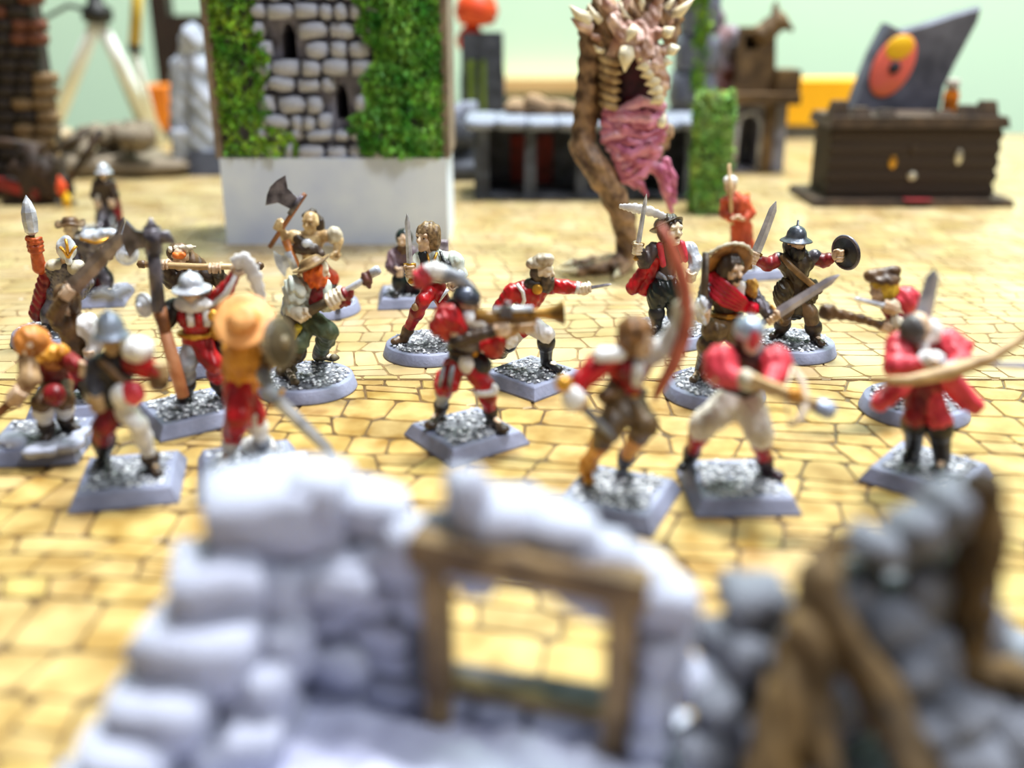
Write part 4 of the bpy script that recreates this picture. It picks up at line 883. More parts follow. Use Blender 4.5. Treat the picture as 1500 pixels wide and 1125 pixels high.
F.add('coat_tail', [cap(F.p(727, 500, 1), F.p(724, 512, 1), 2.2, 2.0), ell(F.p(716, 506, 1), (2.4, 1.8, 1.9))], RED, 0.15)
c = J['sa']; F.add('puffed_sleeve', [ell(c+V(-1.0, -0.6, 0.3), (2.9, 2.7, 3.1), None, 0.4), ell(F.p(640, 478, 4), (1.7, 1.9, 2.0), None, 0.3), ell(F.p(672, 480, 4), (2.0, 1.8, 2.1), None, 0.3), ell(F.p(655, 486, 4), (2.0, 1.8, 1.9), None, 0.3)], RED, 0.22, ffreq=2.2)
F.add('sleeve', [cap(J['ea'], J['ea']+(J['ha']-J['ea'])*0.8, 1.7, 1.25)], DBROWN, 0.1); F.add('sleeve', [cap(J['sb'], J['eb'], 1.9, 1.6), cap(J['eb'], J['hb']-V(1.2, 0, 0), 1.5, 1.2)], TAN, 0.1)
F.add('collar', [cap(F.p(688, 466, 3), F.p(706, 474, 3), 1.7, 1.6), ell(F.p(697, 478, 3), (1.8, 1.3, 1.5))], WHITE, 0.12)
b = MB().lathe(J['head']+V(-0.3, 0, 0.9), (0.18, -0.05, 1), [(2.4, -0.7), (2.75, -0.5), (2.8, 0.3), (2.5, 1.5), (1.6, 2.4), (0.05, 2.8)], 28, fwd=H[0], ell=(1.12, 1)); hm = F.mb('helmet', b, mat('helm_blueblack', (96, 104, 122), (40, 42, 50), 300, .25, .3))
F.mb('helmet_peak', MB().tube([F.p(684, 428, 2), F.p(692, 428, 1.5), F.p(702, 432, 1)], [1.5, 1.3, 0.4], 10, flat=0.4), DSTEEL, True, hm)
F.mb('neck_guard', MB().tube([F.p(669, 440, 1), F.p(665, 455, 1), F.p(668, 462, 2)], [1.8, 1.7, 1.2], 10, flat=0.6, hint=(0, 1, 0)), BLACK, True, hm)
plume(F, [F.p(694, 426, 1.5), F.p(670, 408, 1.2), F.p(648, 401, 1)], [0.8, 1.5, 1.8], GREY, 'plume', hm, 0.6)
plume(F, [F.p(652, 402, 1), F.p(635, 398, 1), F.p(622, 402, 1)], [1.8, 2.0, 1.9], WHITE, 'plume', hm, 0.6)
plume(F, [F.p(629, 399, 1), F.p(618, 408, 1), F.p(616, 421, 1)], [2.0, 2.1, 1.2], PINK, 'plume', hm, 0.7)
g0, g1 = F.p(700, 462, 3), F.p(826, 458, 3); u = unit(g1-g0); L = np.linalg.norm(g1-g0)
bl = F.mb('blunderbuss', MB().lathe(g0+u*L*0.12, u, [(0.4, 0), (1.0, 0.1), (1.0, L*0.5), (1.15, L*0.66), (1.6, L*0.78), (2.5, L*0.87), (2.7, L*0.885), (2.2, L*0.885), (1.0, L*0.8)], 20, fwd=(0, 0, 1)), BRASS)
F.mb('gun_stock', MB().tube([g0-u*0.5+V(0, 0, -0.4), g0+u*3+V(0, 0, -0.5), g0+u*L*0.45+V(0, 0, -1.1), g0+u*L*0.68+V(0, 0, -1.0)], [1.7, 1.5, 1.1, 0.9], 10), mat('gun_wood', (142, 104, 44), (84, 56, 20), 200, 0.4), True, bl)
F.mb('gun_barrel_top', MB().tube([g0+u*3+V(0, -0.3, 1.1), g0+u*L*0.64+V(0, -0.3, 1.1)], [0.75, 0.75], 10), STEEL, True, bl)
F.mb('gun_lock', MB().box(g0+u*L*0.33+V(0, -0.9, 0.9), (2.4, 1.6, 2.2)).tube([g0+u*L*0.3+V(0, -1, 1.5), g0+u*L*0.33+V(0, -1, 3.0), g0+u*L*0.38+V(0, -1, 2.6)], 0.4, 8), DSTEEL, False, bl)
F.add('hose', leg(J, 'b', 0.35, 1.0), RED, 0.06); F.add('codpiece', [ell(F.p(683, 533, 3), (1.7, 1.3, 2.2))], WHITE, 0.05)
F.add('slashed_breeches', [cap(J['pa'], J['ka']*0.95+J['fa']*0.05, 2.5, 2.7, 0.6), ell(F.p(652, 566, 3), (2.6, 2.4, 1.6))], RED, strand=(V(-0.1, 0, 1), 0.3, 3.0))
for x0, x1 in ((646, 643), (660, 658)): F.mb('breeches_stripe', MB().tube([F.p(x0+4, 535, 4.4), F.p(x0, 552, 5.0), F.p(x1, 573, 4.4)], [0.4, 0.6, 0.4], 8), GREY)
F.add('hose', leg(J, 'a', 0.2, 1.0, frm=0.9), GREY, 0.06)
for c in 'ab': F.add('shoe', boot(J, c, 0.82, 0.3, 0)+[ell(J['t'+c], (1.5, 1.3, 0.8))], DBROWN)
F.mb('garter', MB().tube([J['kb']+V(2.1*math.cos(a), 2.1*math.sin(a), -0.9+0.2*math.cos(a)) for a in np.linspace(0, 6.283, 20, endpoint=False)], 0.75, 8, close=True), WHITE)
F.add('garter_knot', [ell(F.p(723, 571, 3), (1.1, 0.9, 1.5))], WHITE)
belt(F, J, DBROWN, 0.2, (3.5, 3.0))
# ------------------------------------------------------------------ officer in red jacket, pointing
F = Fig('bearded officer in bright red jacket pointing a pistol with outstretched arm', 780, 560, 'square', 0.8, 0.26)
J = mk(F, dict(fa=(735, 517), ta=(722, 522), fb=(800, 529), tb=(818, 541)), head=(795, 398, 1), neck=(786, 414, 0), chest=(775, 430, 0), pel=(768, 470, -1), sa=(749, 428, 1), ea=(733, 452, 1), ha=(748, 468, 2), sb=(802, 418, -1), eb=(826, 420, 0), hb=(856, 423, 1), ka=(748, 497, 0), kb=(800, 489, 3))
H = head_frame((0.95, -0.35, 0.0)); pd = unit(F.p(896, 416, 1)-F.p(856, 423, 1))
body(F, J, H, SKIN2, [fist(J['hb'], pd, J['eb']-V(0, 0, 4)), fist(J['ha'], V(0, 1, 0.2), J['ea'])])
F.add('jacket', torso(J, 0.5)+arm(J, 'a', 0.6, 0.3)+arm(J, 'b', 0.55, 0.72)+[cap(J['pel'], J['pel']+V(-1, 0, -1.5), 2.9, 3.0, 1)], RED, 0.12)
F.mb('cross_belt', MB().tube([F.p(757, 416, 2.8), F.p(766, 428, 3.4), F.p(768, 440, 3.5), F.p(764, 450, 3.2)], 0.5, 8), WHITE)
F.add('collar', [cap(F.p(776, 416, 1.4), F.p(797, 420, 1.6), 1.5, 1.4)], DBROWN); F.mb('medal', MB().lathe(F.p(787, 424, 3.2), (0, -1, 0.2), [(1.2, -0.2), (1.3, 0), (0.9, 0.3), (0.1, 0.4)], 14), GOLD)
beard(F, J['head'], H, mat('grey_beard', (104, 86, 64), (48, 38, 28), 700, 0.5), 1.22, 2.4); F.add('side_hair', [ell(J['head']-H[0]*1.0-V(0, 0, .4), (2.2, 2.3, 2.6), None, .4)], MATS['grey_beard'], strand=(V(0, 0, 1), .12, 3.4))
F.add('turban', [ell(F.p(790, 385, 1), (3.1, 2.7, 1.5), None, 0.5), cap(F.p(778, 387, 1), F.p(804, 380, 1.5), 1.1, 1.3), ell(F.p(796, 378, 2), (2.2, 1.9, 1.2))], mat('dirty_white', (214, 204, 184), (140, 124, 100), 300, 0.5), 0.07, ffreq=2.4)
sword(F, J['hb'], F.p(896, 416, 1), 0.45, DSTEEL, GOLD, 0.9, name='pistol', pommel=1.0)
F.mb('cuff', MB().tube([F.p(843, 421, 1), F.p(848, 422, 1)], [1.6, 1.5], 14), WHITE)
F.add('breeches', leg(J, 'b', 0.45, 0.28)+leg(J, 'a', 0.45, 0.5)+[ell(J['pel']-V(0, 0, 1), (3, 2.5, 2), None, .8)], WHITE, 0.15)
for c in 'ab': F.add('boot', boot(J, c, 0.28, 0.45, 0.3), BLACK)
# ------------------------------------------------------------------ youth with upright sword
F = Fig('brown haired youth in white shirt and black vest holding an upright sword', 628, 517, 'round', 0, 0.24)
J = mk(F, dict(fa=(592, 494), ta=(578, 500), fb=(655, 480), tb=(668, 484)), head=(626, 349, 0), neck=(632, 368, -0.5), chest=(638, 385, -0.5), pel=(636, 418, -1), sa=(615, 379, 1), ea=(606, 409, 3), ha=(601, 397, 6), sb=(663, 380, -1), eb=(674, 402, 0), hb=(664, 418, 3), ka=(620, 440, 5), kb=(652, 446, 2))
H = head_frame((-0.62, -0.78, 0.12))
sd = unit(F.p(597, 314, 6)-F.p(602, 400, 6))
body(F, J, H, SKIN, [fist(J['ha'], sd, J['ea']+V(0, 3, -3)), fist(J['hb'], V(0, -1, 0.1), J['eb'])], 1.32, False, True)
hair(F, J['head'], H, HAIRB, 1.36, 2.1)
F.add('shirt', torso(J, 0.3)+[ell(F.p(664, 384, -0.5), (3.0, 2.6, 2.9), None, 0.5), cap(F.p(666, 386, 0), J['eb'], 2.3, 1.7)]+arm(J, 'a', 0.5, 0.55)+arm(J, 'b', 0.45, 0.5), PALE, 0.17, ffreq=2.0)
F.add('vest', [ell(F.p(620, 384, 1.6), (2.0, 1.6, 3.4), None, .6), ell(F.p(652, 392, 1.6), (2.2, 1.5, 2.4), None, .6), cap(F.p(618, 396, 1), F.p(652, 402, 1.5), 2.3, 2.3)], BLACK, 0.08)
for a, b in (((626, 372, 2.2), (630, 390, 3.4)), ((640, 370, 2.0), (634, 388, 3.4))): F.mb('gold_trim', MB().tube([F.p(*a), F.p((a[0]+b[0])/2, (a[1]+b[1])/2, 3), F.p(*b)], 0.35, 8), GOLD)
F.mb('strap', MB().tube([F.p(645, 368, 1.2), F.p(650, 384, 2.2), F.p(654, 400, 2.6)], 0.4, 8), BGREEN)
F.add('backpack', [rbox(F.p(646, 362, -4), (4.0, 3, 4.0), None, 0.8)], mat('pack_mauve', (176, 158, 164), (110, 96, 104), 300, 0.5))
sword(F, J['ha'], F.p(596, 313, 6), 0.85, STEEL, GOLD, 1.6, g=1.6)
F.mb('bracer', MB().tube([F.p(673, 398, 0.4), F.p(669, 409, 1.6)], [1.9, 1.6], 14), GREY)
F.add('hose', leg(J, 'a', 0.3)+leg(J, 'b', 0.3)+[ell(J['pel'], (3.1, 2.6, 2.3), None, 1)], RED, 0.06)
F.mb('dagger', MB().tube([F.p(656, 424, 6), F.p(643, 443, 6)], [0.5, 0.2], 8), STEEL)
for c in 'ab': F.add('shoe', boot(J, c, 0.8, 0.25, 0), BROWN)
F.add('knee_patch', [ell(F.p(608, 450, 6.2), (1.0, 0.7, 1.1))], TAN)
# ------------------------------------------------------------------ orange haired musketeer
F = Fig('orange haired musketeer in pale shirt and green trousers, brown hat', 450, 568, 'round', 0, 0.26)
J = mk(F, dict(fa=(420, 538), ta=(432, 560), fb=(467, 521), tb=(491, 524)), head=(464, 396, 1), neck=(458, 413, 0), chest=(455, 430, 0), pel=(450, 466, -1), sa=(436, 420, 2), ea=(428, 452, 3), ha=(444, 461, 5), sb=(473, 420, -1), eb=(478, 446, 1), hb=(492, 437, 3), ka=(438, 502, 3), kb=(482, 486, 3))
H = head_frame((0.85, 0.1, -0.25)); gd_ = unit(F.p(555, 396, 3)-F.p(445, 459, 5))
body(F, J, H, SKIN2, [fist(J['ha'], gd_, J['ea']), fist(J['hb'], gd_, J['eb'], 1.2, 1.35)], 1.2)
F.add('hair', [ell(F.p(461, 398, 1.2), (2.8, 2.5, 2.2), None, .5), ell(F.p(463, 404, 2.2), (2.8, 2.0, 3.2), None, .5), cap(F.p(466, 404, 2.6), F.p(465, 414, 2.6), 1.7, 0.6), cap(F.p(456, 402, 2.6), F.p(457, 410, 2.6), 1.4, 0.6), cut(ell(F.p(484, 396, 2), (1.9, 2.2, 2.6)))], HAIRO, strand=(V(0.2, 0, 1), 0.24, 3.6))
brim_hat(F, J['head']+V(-0.6, 0, 0.1), hatframe((-0.42, 0.05, 0.9), (0.8, -0.5, 0)), mat('felt_tan', (164, 132, 84), (104, 76, 42), 260, 0.5), 4.9, 2.9, 1.9, wave=0.3, ell_=(1.05, 0.95))
F.add('shirt_sleeve', [ell(F.p(433, 428, 2.5), (2.9, 2.6, 3.9), None, .6), cap(F.p(433, 428, 2.5), J['ea'], 2.4, 2.2)], PALE, 0.3, ffreq=1.9)
F.add('cuff', [cap(J['ea']+V(0.2, -.5, -.2), J['ha']-V(0.9, 0, 0), 1.9, 1.6)], BONE, 0.12)
F.add('shirt', torso(J, 0.3)+arm(J, 'b', 0.6, 0.8), PALE, 0.15); F.add('vest', [ell(J['chest']+V(1.3, -1.2, -0.6), (2.3, 2.0, 3.0), None, .5), ell(F.p(466, 418, 2), (1.6, 1.2, 1.4))], DRED, 0.1)
ms = pole(F, [F.p(440, 463, 5), F.p(470, 447, 4.2), F.p(493, 435, 3.4)], [1.3, 1.15, 1.2], mat('musket_wood', (104, 88, 62), (62, 50, 32), 200, 0.45), 'musket')
pole(F, [F.p(491, 436, 3.4), F.p(520, 418, 3.2), F.p(545, 403, 3)], [0.85, 0.8, 0.75], STEEL, 'barrel', ms)
F.mb('muzzle', MB().lathe(F.p(551, 397, 3), gd_, [(0.5, -1.6), (1.1, -1.2), (1.2, 0.4), (0.9, 1.0), (0.1, 1.1)], 14, fwd=(0, 1, 0)), STEEL, True, ms)
F.add('barrel_band', [ell(F.p(537, 408, 3), (1.3, 1.2, 1.7)), cap(F.p(540, 402, 3), F.p(541, 418, 3.2), 0.9, 0.7)], mat('band_maroon', (118, 74, 66), (70, 40, 36), 300, 0.5), 0.2, ms, ffreq=2.6)
F.add('gun_sleeve', [cap(F.p(503, 434, 3.2), F.p(508, 429, 3.2), 1.8, 1.5), ell(F.p(503, 443, 3.4), (1.5, 1.2, 1.1))], DRED, 0.25, ms, ffreq=2.2)
F.add('trousers', leg(J, 'a', 0.65)+leg(J, 'b', 0.65)+[ell(J['pel']-V(0, 0, .5), (3.1, 2.7, 2.4), None, 1.0)], GREEN, 0.14)
F.add('belt_pouch', [ell(F.p(427, 476, 4), (1.7, 1.5, 3.4)), ell(F.p(423, 464, 3), (1.2, 1.2, 2.2))], DBROWN, 0.1); F.add('gold_fringe', [cap(F.p(436, 480, 5), F.p(430, 497, 5), 0.9, 0.6)], mat('fringe_gold', (204, 186, 40), (140, 120, 20), 400, 0.4), 0.15, ffreq=3)
F.add('boot', boot(J, 'a', 0.35, 0.75, 0.5)+[ell(J['fa']+V(0, -1, -0.6), (2.6, 2.4, 1.6))], mat('boot_brown', (96, 80, 52), (52, 40, 24), 300, 0.5), 0.15); F.add('shoe', boot(J, 'b', 0.75, 0.55, 0), mat('shoe_olive', (104, 92, 62), (62, 54, 34), 300, 0.5), 0.12)
# ------------------------------------------------------------------ axe barbarian behind
F = Fig('bare chested barbarian swinging a broad axe above his head', 470, 455, 'round', 0, 0.34)
J = mk(F, dict(fa=(445, 440), ta=(440, 450), fb=(490, 440), tb=(498, 448)), head=(455, 326, 0), neck=(455, 340, 0), chest=(452, 356, 0), pel=(458, 388, 0), sa=(429, 345, 1), ea=(420, 352, 1), ha=(409, 330, 2), sb=(478, 345, 0), eb=(496, 352, 0), hb=(492, 374, 2), ka=(440, 412, 2), kb=(482, 412, 1))
H = head_frame((-0.25, -0.95, 0)); GSK = mat('skin_gold', (226, 198, 148), (150, 118, 74), 300, 0.45)
body(F, J, H, GSK, [fist(J['ha'], F.p(432, 290, 2)-F.p(396, 362, 2), J['ea']), fist(J['hb'], V(0, -1, 0), J['eb'])], 1.25, False, True, 1.2)
axe(F, F.p(395, 362, 2), F.p(447, 284, 2), F.p(434, 300, 2), 8.6, 9.0, WOOD, DSTEEL, 0.75, 1)
F.add('shoulder_pad', [ell(F.p(490, 345, 0), (2.6, 2.3, 2.8))], BONE, 0.1); F.add('harness', [cap(F.p(436, 350, 2), F.p(470, 372, 3), 1.5, 1.4), ell(F.p(448, 364, 2.4), (4.5, 2.4, 2.0))], DBROWN, 0.12); F.add('chest_boss', [ell(F.p(450, 358, 3.4), (1.8, 1.2, 1.8))], STEEL)
F.add('mohawk', [cap(F.p(447, 316, 0), F.p(458, 311, -1), 1.0, 1.2), ell(F.p(466, 330, -2), (2.0, 1.6, 3.4))], DBROWN, strand=(V(0, 0, 1), 0.15, 4))
a2 = axe(F, F.p(418, 352, 3), F.p(436, 392, 3), F.p(428, 380, 3), 5.0, 7.0, mat('axe_orange_haft', (214, 134, 66), (160, 90, 36), 200, 0.5), STEEL, 1.2, -1)
F.add('loin_cloth', [cap(J['pel'], F.p(486, 408, 2), 3.4, 2.4), ell(J['pel'], (3.6, 3.0, 2.6))], ORED, 0.15); F.add('trousers', leg(J, 'a', 0.4)+leg(J, 'b', 0.4), BROWN, 0.12)
for c in 'ab': F.add('boot', boot(J, c, 0.4, 0.4, 0.3), DBROWN)
# ------------------------------------------------------------------ halberdier in red and white
F = Fig('halberdier in red and white stripes with kettle helmet and large axe headed halberd', 279, 613, 'square', 0.62, 0.3)
J = mk(F, dict(fa=(274, 573), ta=(266, 584), fb=(324, 571), tb=(334, 580)), head=(281, 425, 2), neck=(283, 444, 1), chest=(285, 462, 0), pel=(288, 498, 0), sa=(256, 450, 1), ea=(243, 470, 2), ha=(234, 455, 5), sb=(308, 442, 0), eb=(332, 424, 1), hb=(348, 396, 1), ka=(272, 535, 2), kb=(314, 533, 2))
H = head_frame((0.1, -1, -0.05)); hp = [F.p(221, 335, 6), F.p(236, 455, 5.5), F.p(268, 578, 4)]
body(F, J, H, SKIN, [fist(J['ha'], hp[1]-hp[0], J['ea']+V(3, 3, -2)), fist(J['hb'], V(0.3, -1, .2), J['eb'])], 1.2, False, True)
kettle(F, J['head'], H, STEEL, 4.3, 1.2)
F.add('collar', [ell(F.p(282, 446, 2.5), (4.2, 2.2, 1.8)), cap(F.p(266, 442, 2), F.p(300, 446, 2), 1.4, 1.4)], WHITE, 0.12)
F.add('jerkin', torso(J, 0.5), RED, 0.06)
for i, x in enumerate((266, 278, 290, 302)): F.mb('jerkin_stripe', MB().tube([F.p(x, 455, 3.0), F.p(x+1, 466, 3.5), F.p(x+2, 478, 3.3)], [0.75, 0.95, 0.8], 8, flat=0.6), WHITE if i % 2 else RED)
F.add('sleeve', arm(J, 'a', 0.7, 0.8), BLACK, 0.12); F.add('sleeve', arm(J, 'b', 0.35, 0.85), RED, 0.1)
F.mb('sleeve_stripe', MB().tube([F.p(310, 448, 2), F.p(332, 430, 2.8), F.p(345, 404, 2.6)], [0.6, 0.7, 0.5], 8), WHITE)
plume(F, [F.p(342, 388, 2), F.p(358, 383, 2), F.p(374, 408, 2), F.p(384, 446, 2)], [1.4, 1.9, 1.6, 1.0], WHITE, 'white_ribbon')
hb_ = axe(F, F.p(233, 455, 5.5), F.p(223, 352, 6), F.p(224, 352, 6), 6.2, 7.0, DSTEEL, DSTEEL, 1.5, 1, F.p(220, 318, 6), 'halberd')
pole(F, [F.p(234, 450, 5.5), F.p(243, 490, 5.2)], [1.35, 1.35], WOOD, 'halberd_shaft', hb_); pole(F, [F.p(242, 486, 5.2), F.p(256, 535, 4.6), F.p(268, 580, 4)], [1.4, 1.5, 1.5], mat('peach_wood', (226, 160, 116), (200, 124, 80), 200, 0.5), 'halberd_shaft', hb_)
F.mb('halberd_hook', MB().tube([F.p(224, 348, 6), F.p(246, 347, 6), F.p(256, 356, 6)], [1.6, 1.4, 0.3], 10, flat=0.5, hint=(0, 1, 0)), DSTEEL, True, hb_)
shield(F, F.p(211, 447, 4), (-0.5, -0.8, 0.1), 2.3, STEEL, STEEL, 'disc_guard')
belt(F, J, GOLD, 0.4, (3.6, 3.0), 0.6); F.add('pouch', [ell(F.p(312, 462, 3), (1.3, 1.2, 1.4)), ell(F.p(317, 486, 3), (1.3, 1.2, 2.0))], GOLD, 0.1)
F.add('breeches', leg(J, 'b', 0.55, 0.75)+[ell(J['pel']-V(0, 0, .8), (3.3, 2.7, 2.2), None, 1)], RED, 0.14); F.add('hose', leg(J, 'a', 0.45, 1.0), GREY, 0.1)
for c in 'ab': F.add('boot', boot(J, c, 0.7, 0.4, 0.2), DBROWN)
F.add('cloak', [ell(F.p(318, 470, -3), (3.2, 1.6, 5.5)), cap(F.p(322, 490, -3), F.p(330, 540, -3), 2.2, 2.0)], BLACK, 0.15)
# ------------------------------------------------------------------ staff bearer behind
F = Fig('brown hooded staff bearer gripping a pale horizontal staff behind the halberdier', 305, 535, 'square', 0.3, 0.36)
J = mk(F, dict(fa=(285, 512), ta=(282, 520), fb=(322, 512), tb=(326, 520)), head=(266, 377, 1), neck=(275, 392, 0), chest=(288, 408, 0), pel=(300, 450, 0), sa=(262, 404, 1), ea=(250, 412, 2), ha=(238, 388, 5), sb=(312, 402, 0), eb=(326, 414, 2), hb=(316, 393, 5), ka=(288, 478, 2), kb=(316, 478, 1))
H = head_frame((-0.5, -0.85, -0.1)); stf = [F.p(207, 387, 5), F.p(290, 391, 5), F.p(378, 390, 5)]
body(F, J, H, SKIN, [fist(J['ha'], V(1, 0, 0), J['ea']), fist(J['hb'], V(1, 0, 0), J['eb'])])
st_ = pole(F, stf, [0.8, 0.85, 0.7], LWOOD, 'staff'); F.mb('staff_knob', MB().lathe(stf[2], (1, 0, 0.3), [(0.5, -1.6), (1.0, -0.6), (1.2, 0.6), (0.6, 1.4), (0.1, 1.5)], 12), BROWN, True, st_); F.mb('staff_knob', MB().lathe(stf[0], (1, 0, 0), [(0.1, -1.2), (1.0, -0.6), (1.1, 0.6), (0.6, 1.4)], 12), BROWN, True, st_)
F.add('hood', [ell(F.p(262, 370, 0), (3.2, 2.8, 2.6), None, .8), cap(F.p(266, 374, 0), F.p(286, 390, -1), 2.6, 2.8), cut(ell(F.p(262, 379, 4), (2.0, 2.6, 2.2)))], BROWN, 0.12)
F.add('fur_trim', [cap(F.p(252, 366, 1.6), F.p(274, 364, 1.6), 1.0, 0.9), cap(F.p(274, 364, 1.6), F.p(284, 362, 1), 0.9, 0.4)], BONE, 0.2, ffreq=3); F.add('orange_crest', [ell(F.p(262, 374, 3), (1.6, 1.0, 1.0))], ORANGE, 0.15)
F.add('robe', torso(J, 0.7)+arm(J, 'a', 0.6, 0.85)+arm(J, 'b', 0.6, 0.85)+[cap(J['pel'], F.p(302, 492, 0), 3.4, 4.4, 1.0)], DBROWN, 0.2)
for c in 'ab': F.add('shoe', boot(J, c, 0.8, 0.3, 0), BLACK)
# ------------------------------------------------------------------ mace knight on the left
F = Fig('knight in gold trimmed visor raising a mace in an orange gauntlet', 85, 497, 'round', 0, 0.32)
J = mk(F, dict(fa=(68, 477), ta=(62, 486), fb=(100, 477), tb=(106, 486)), head=(98, 366, 2), neck=(95, 384, 1), chest=(92, 398, 0), pel=(86, 434, 0), sa=(74, 392, 1), ea=(58, 392, 2), ha=(51, 358, 3), sb=(115, 394, 0), eb=(126, 414, 1), hb=(118, 432, 3), ka=(72, 456, 2), kb=(100, 456, 2))
H = head_frame((0.15, -1, 0)); md = F.p(41, 305, 3)-F.p(50, 362, 3)
body(F, J, H, SKIN3, [fist(J['ha'], md, J['ea'])], 1.1)
F.add('gauntlet', [cap(J['ea'], F.p(53, 368, 3), 1.9, 1.5)]+fist(J['ha'], md, J['ea'], 1.15, 1.3), mat('gauntlet_orange', (204, 92, 40), (140, 52, 20), 260, .4), 0.08)
mc = pole(F, [F.p(52, 372, 3), F.p(46, 336, 3)], [0.6, 0.6], BRASS, 'mace'); u = unit(md)
F.mb('mace_head', MB().lathe(F.p(43, 318, 3), u, [(0.6, -5), (1.8, -4), (2.1, -1), (2.0, 1.5), (1.2, 4), (0.5, 5.2), (0.05, 6)], 8), STEEL, False, mc)
F.add('visor_helm', [ell(J['head']+V(0, -0.3, 0.4), (2.6, 2.9, 3.3), None, .4), cap(F.p(97, 352, 3), F.p(101, 384, 4.5), 1.4, 0.9)], STEEL); 
for a, b in (((88, 362), (100, 378)), ((112, 360), (100, 378)), ((96, 350), (100, 372))): F.mb('gold_trim', MB().tube([F.p(*a, 5.2), F.p((a[0]+b[0])/2, (a[1]+b[1])/2-2, 5.8), F.p(*b, 6.0)], 0.4, 8), GOLD)
F.add('mail', torso(J, 0.6)+arm(J, 'b', 0.6), DSTEEL, 0.2, ffreq=4); F.add('cloak', [cap(F.p(72, 398, -1), F.p(58, 458, -1), 2.4, 2.8), cap(F.p(90, 402, -3), F.p(84, 460, -3), 3, 4)], DRED, 0.2); F.add('shoulder_plate', [ell(F.p(80, 388, 2), (2.4, 2.2, 1.6)), ell(F.p(112, 392, 2), (2.6, 2.2, 2.2))], BONE, 0.12)
F.add('greaves', leg(J, 'a', 0.4)+leg(J, 'b', 0.4), DSTEEL)
for c in 'ab': F.add('boot', boot(J, c, 0.6, 0.3, 0), BLACK)
# ------------------------------------------------------------------ armoured beast rider behind the knight
F = Fig('rider in feathered brown hat and silver armour behind the mace knight', 142, 440, 'square', 0.2, 0.38)
J = mk(F, dict(fa=(126, 424), ta=(122, 430), fb=(158, 424), tb=(164, 430)), head=(104, 334, 1), neck=(112, 344, 0), chest=(128, 356, 0), pel=(140, 388, 0), sa=(112, 356, 1), ea=(108, 374, 2), ha=(116, 388, 3), sb=(156, 350, 0), eb=(172, 368, 1), hb=(184, 374, 3), ka=(130, 406, 2), kb=(156, 406, 2))
H = head_frame((-0.2, -1, 0)); body(F, J, H, SKIN2, [fist(J['ha'], V(0, 0, 1), J['ea']), fist(J['hb'], V(0, 0.3, 1), J['eb'])])
brim_hat(F, J['head'], H, BROWN, 4.6, 2.5, 2.2, wave=0.8, wn=3); F.add('silver_pauldron', [ell(F.p(134, 346, 1), (5.2, 3.0, 2.2), None, .5), ell(F.p(158, 343, 1), (4.0, 2.6, 2.0), None, .5), ell(F.p(172, 352, 1), (3, 2.2, 2.0))], STEEL, 0.2, ffreq=1.2); F.add('breastplate', torso(J, 0.7), DSTEEL, 0.1)
F.mb('gold_trim', MB().tube([F.p(118, 350, 4), F.p(140, 356, 4.4), F.p(160, 350, 3.6)], 0.5, 8), GOLD); sword(F, F.p(166, 366, 3), F.p(182, 318, 3), 1.1, DSTEEL, BROWN, 1.8)
shield(F, F.p(186, 372, 4), (0.5, -0.85, 0.1), 3.2, STEEL, STEEL); F.add('cloak', [cap(J['chest']+V(0, 2, 0), F.p(142, 420, -3), 3.4, 4.2)], DRED, 0.2); F.add('greaves', leg(J, 'a', 0.4)+leg(J, 'b', 0.4)+arm(J, 'a', 0.4)+arm(J, 'b', 0.4), DSTEEL)
for c in 'ab': F.add('boot', boot(J, c, 0.6, 0.3, 0), BLACK)
# ------------------------------------------------------------------ far cloaked soldier
F = Fig('small soldier in grey helm and dark red cloak beside the war machine', 155, 345, 'square', 0.4, 0.42)
J = mk(F, dict(fa=(146, 333), ta=(143, 337), fb=(164, 333), tb=(168, 337)), head=(152, 253, 1), neck=(153, 262, 0), chest=(152, 272, 0), pel=(154, 298, 0), sa=(143, 270, 1), ea=(138, 286, 2), ha=(143, 298, 4), sb=(163, 270, 0), eb=(168, 286, 1), hb=(164, 298, 3), ka=(148, 316, 2), kb=(161, 316, 1))
H = head_frame((0.2, -1, 0)); body(F, J, H, SKIN3, [fist(J['ha'], V(0, 0, 1), J['ea']), fist(J['hb'], V(0, 0, 1), J['eb'])], 1.0)
kettle(F, J['head'], H, STEEL, 3.6, 1.0); F.add('coat', torso(J, 0.5)+arm(J, 'a', .5, .9)+arm(J, 'b', .5, .9), DBROWN, 0.15); F.add('cloak', [cap(F.p(164, 278, -2), F.p(168, 318, -2), 2.4, 3.2), cap(F.p(156, 278, -3), F.p(156, 320, -3), 2.8, 3.4)], DRED, 0.2); F.add('trousers', leg(J, 'a', .4)+leg(J, 'b', .4), DSTEEL); pole(F, [F.p(141, 312, 4), F.p(143, 285, 4)], 0.6, BONE, 'club')
for c in 'ab': F.add('boot', boot(J, c, .5, .3, 0), BLACK)
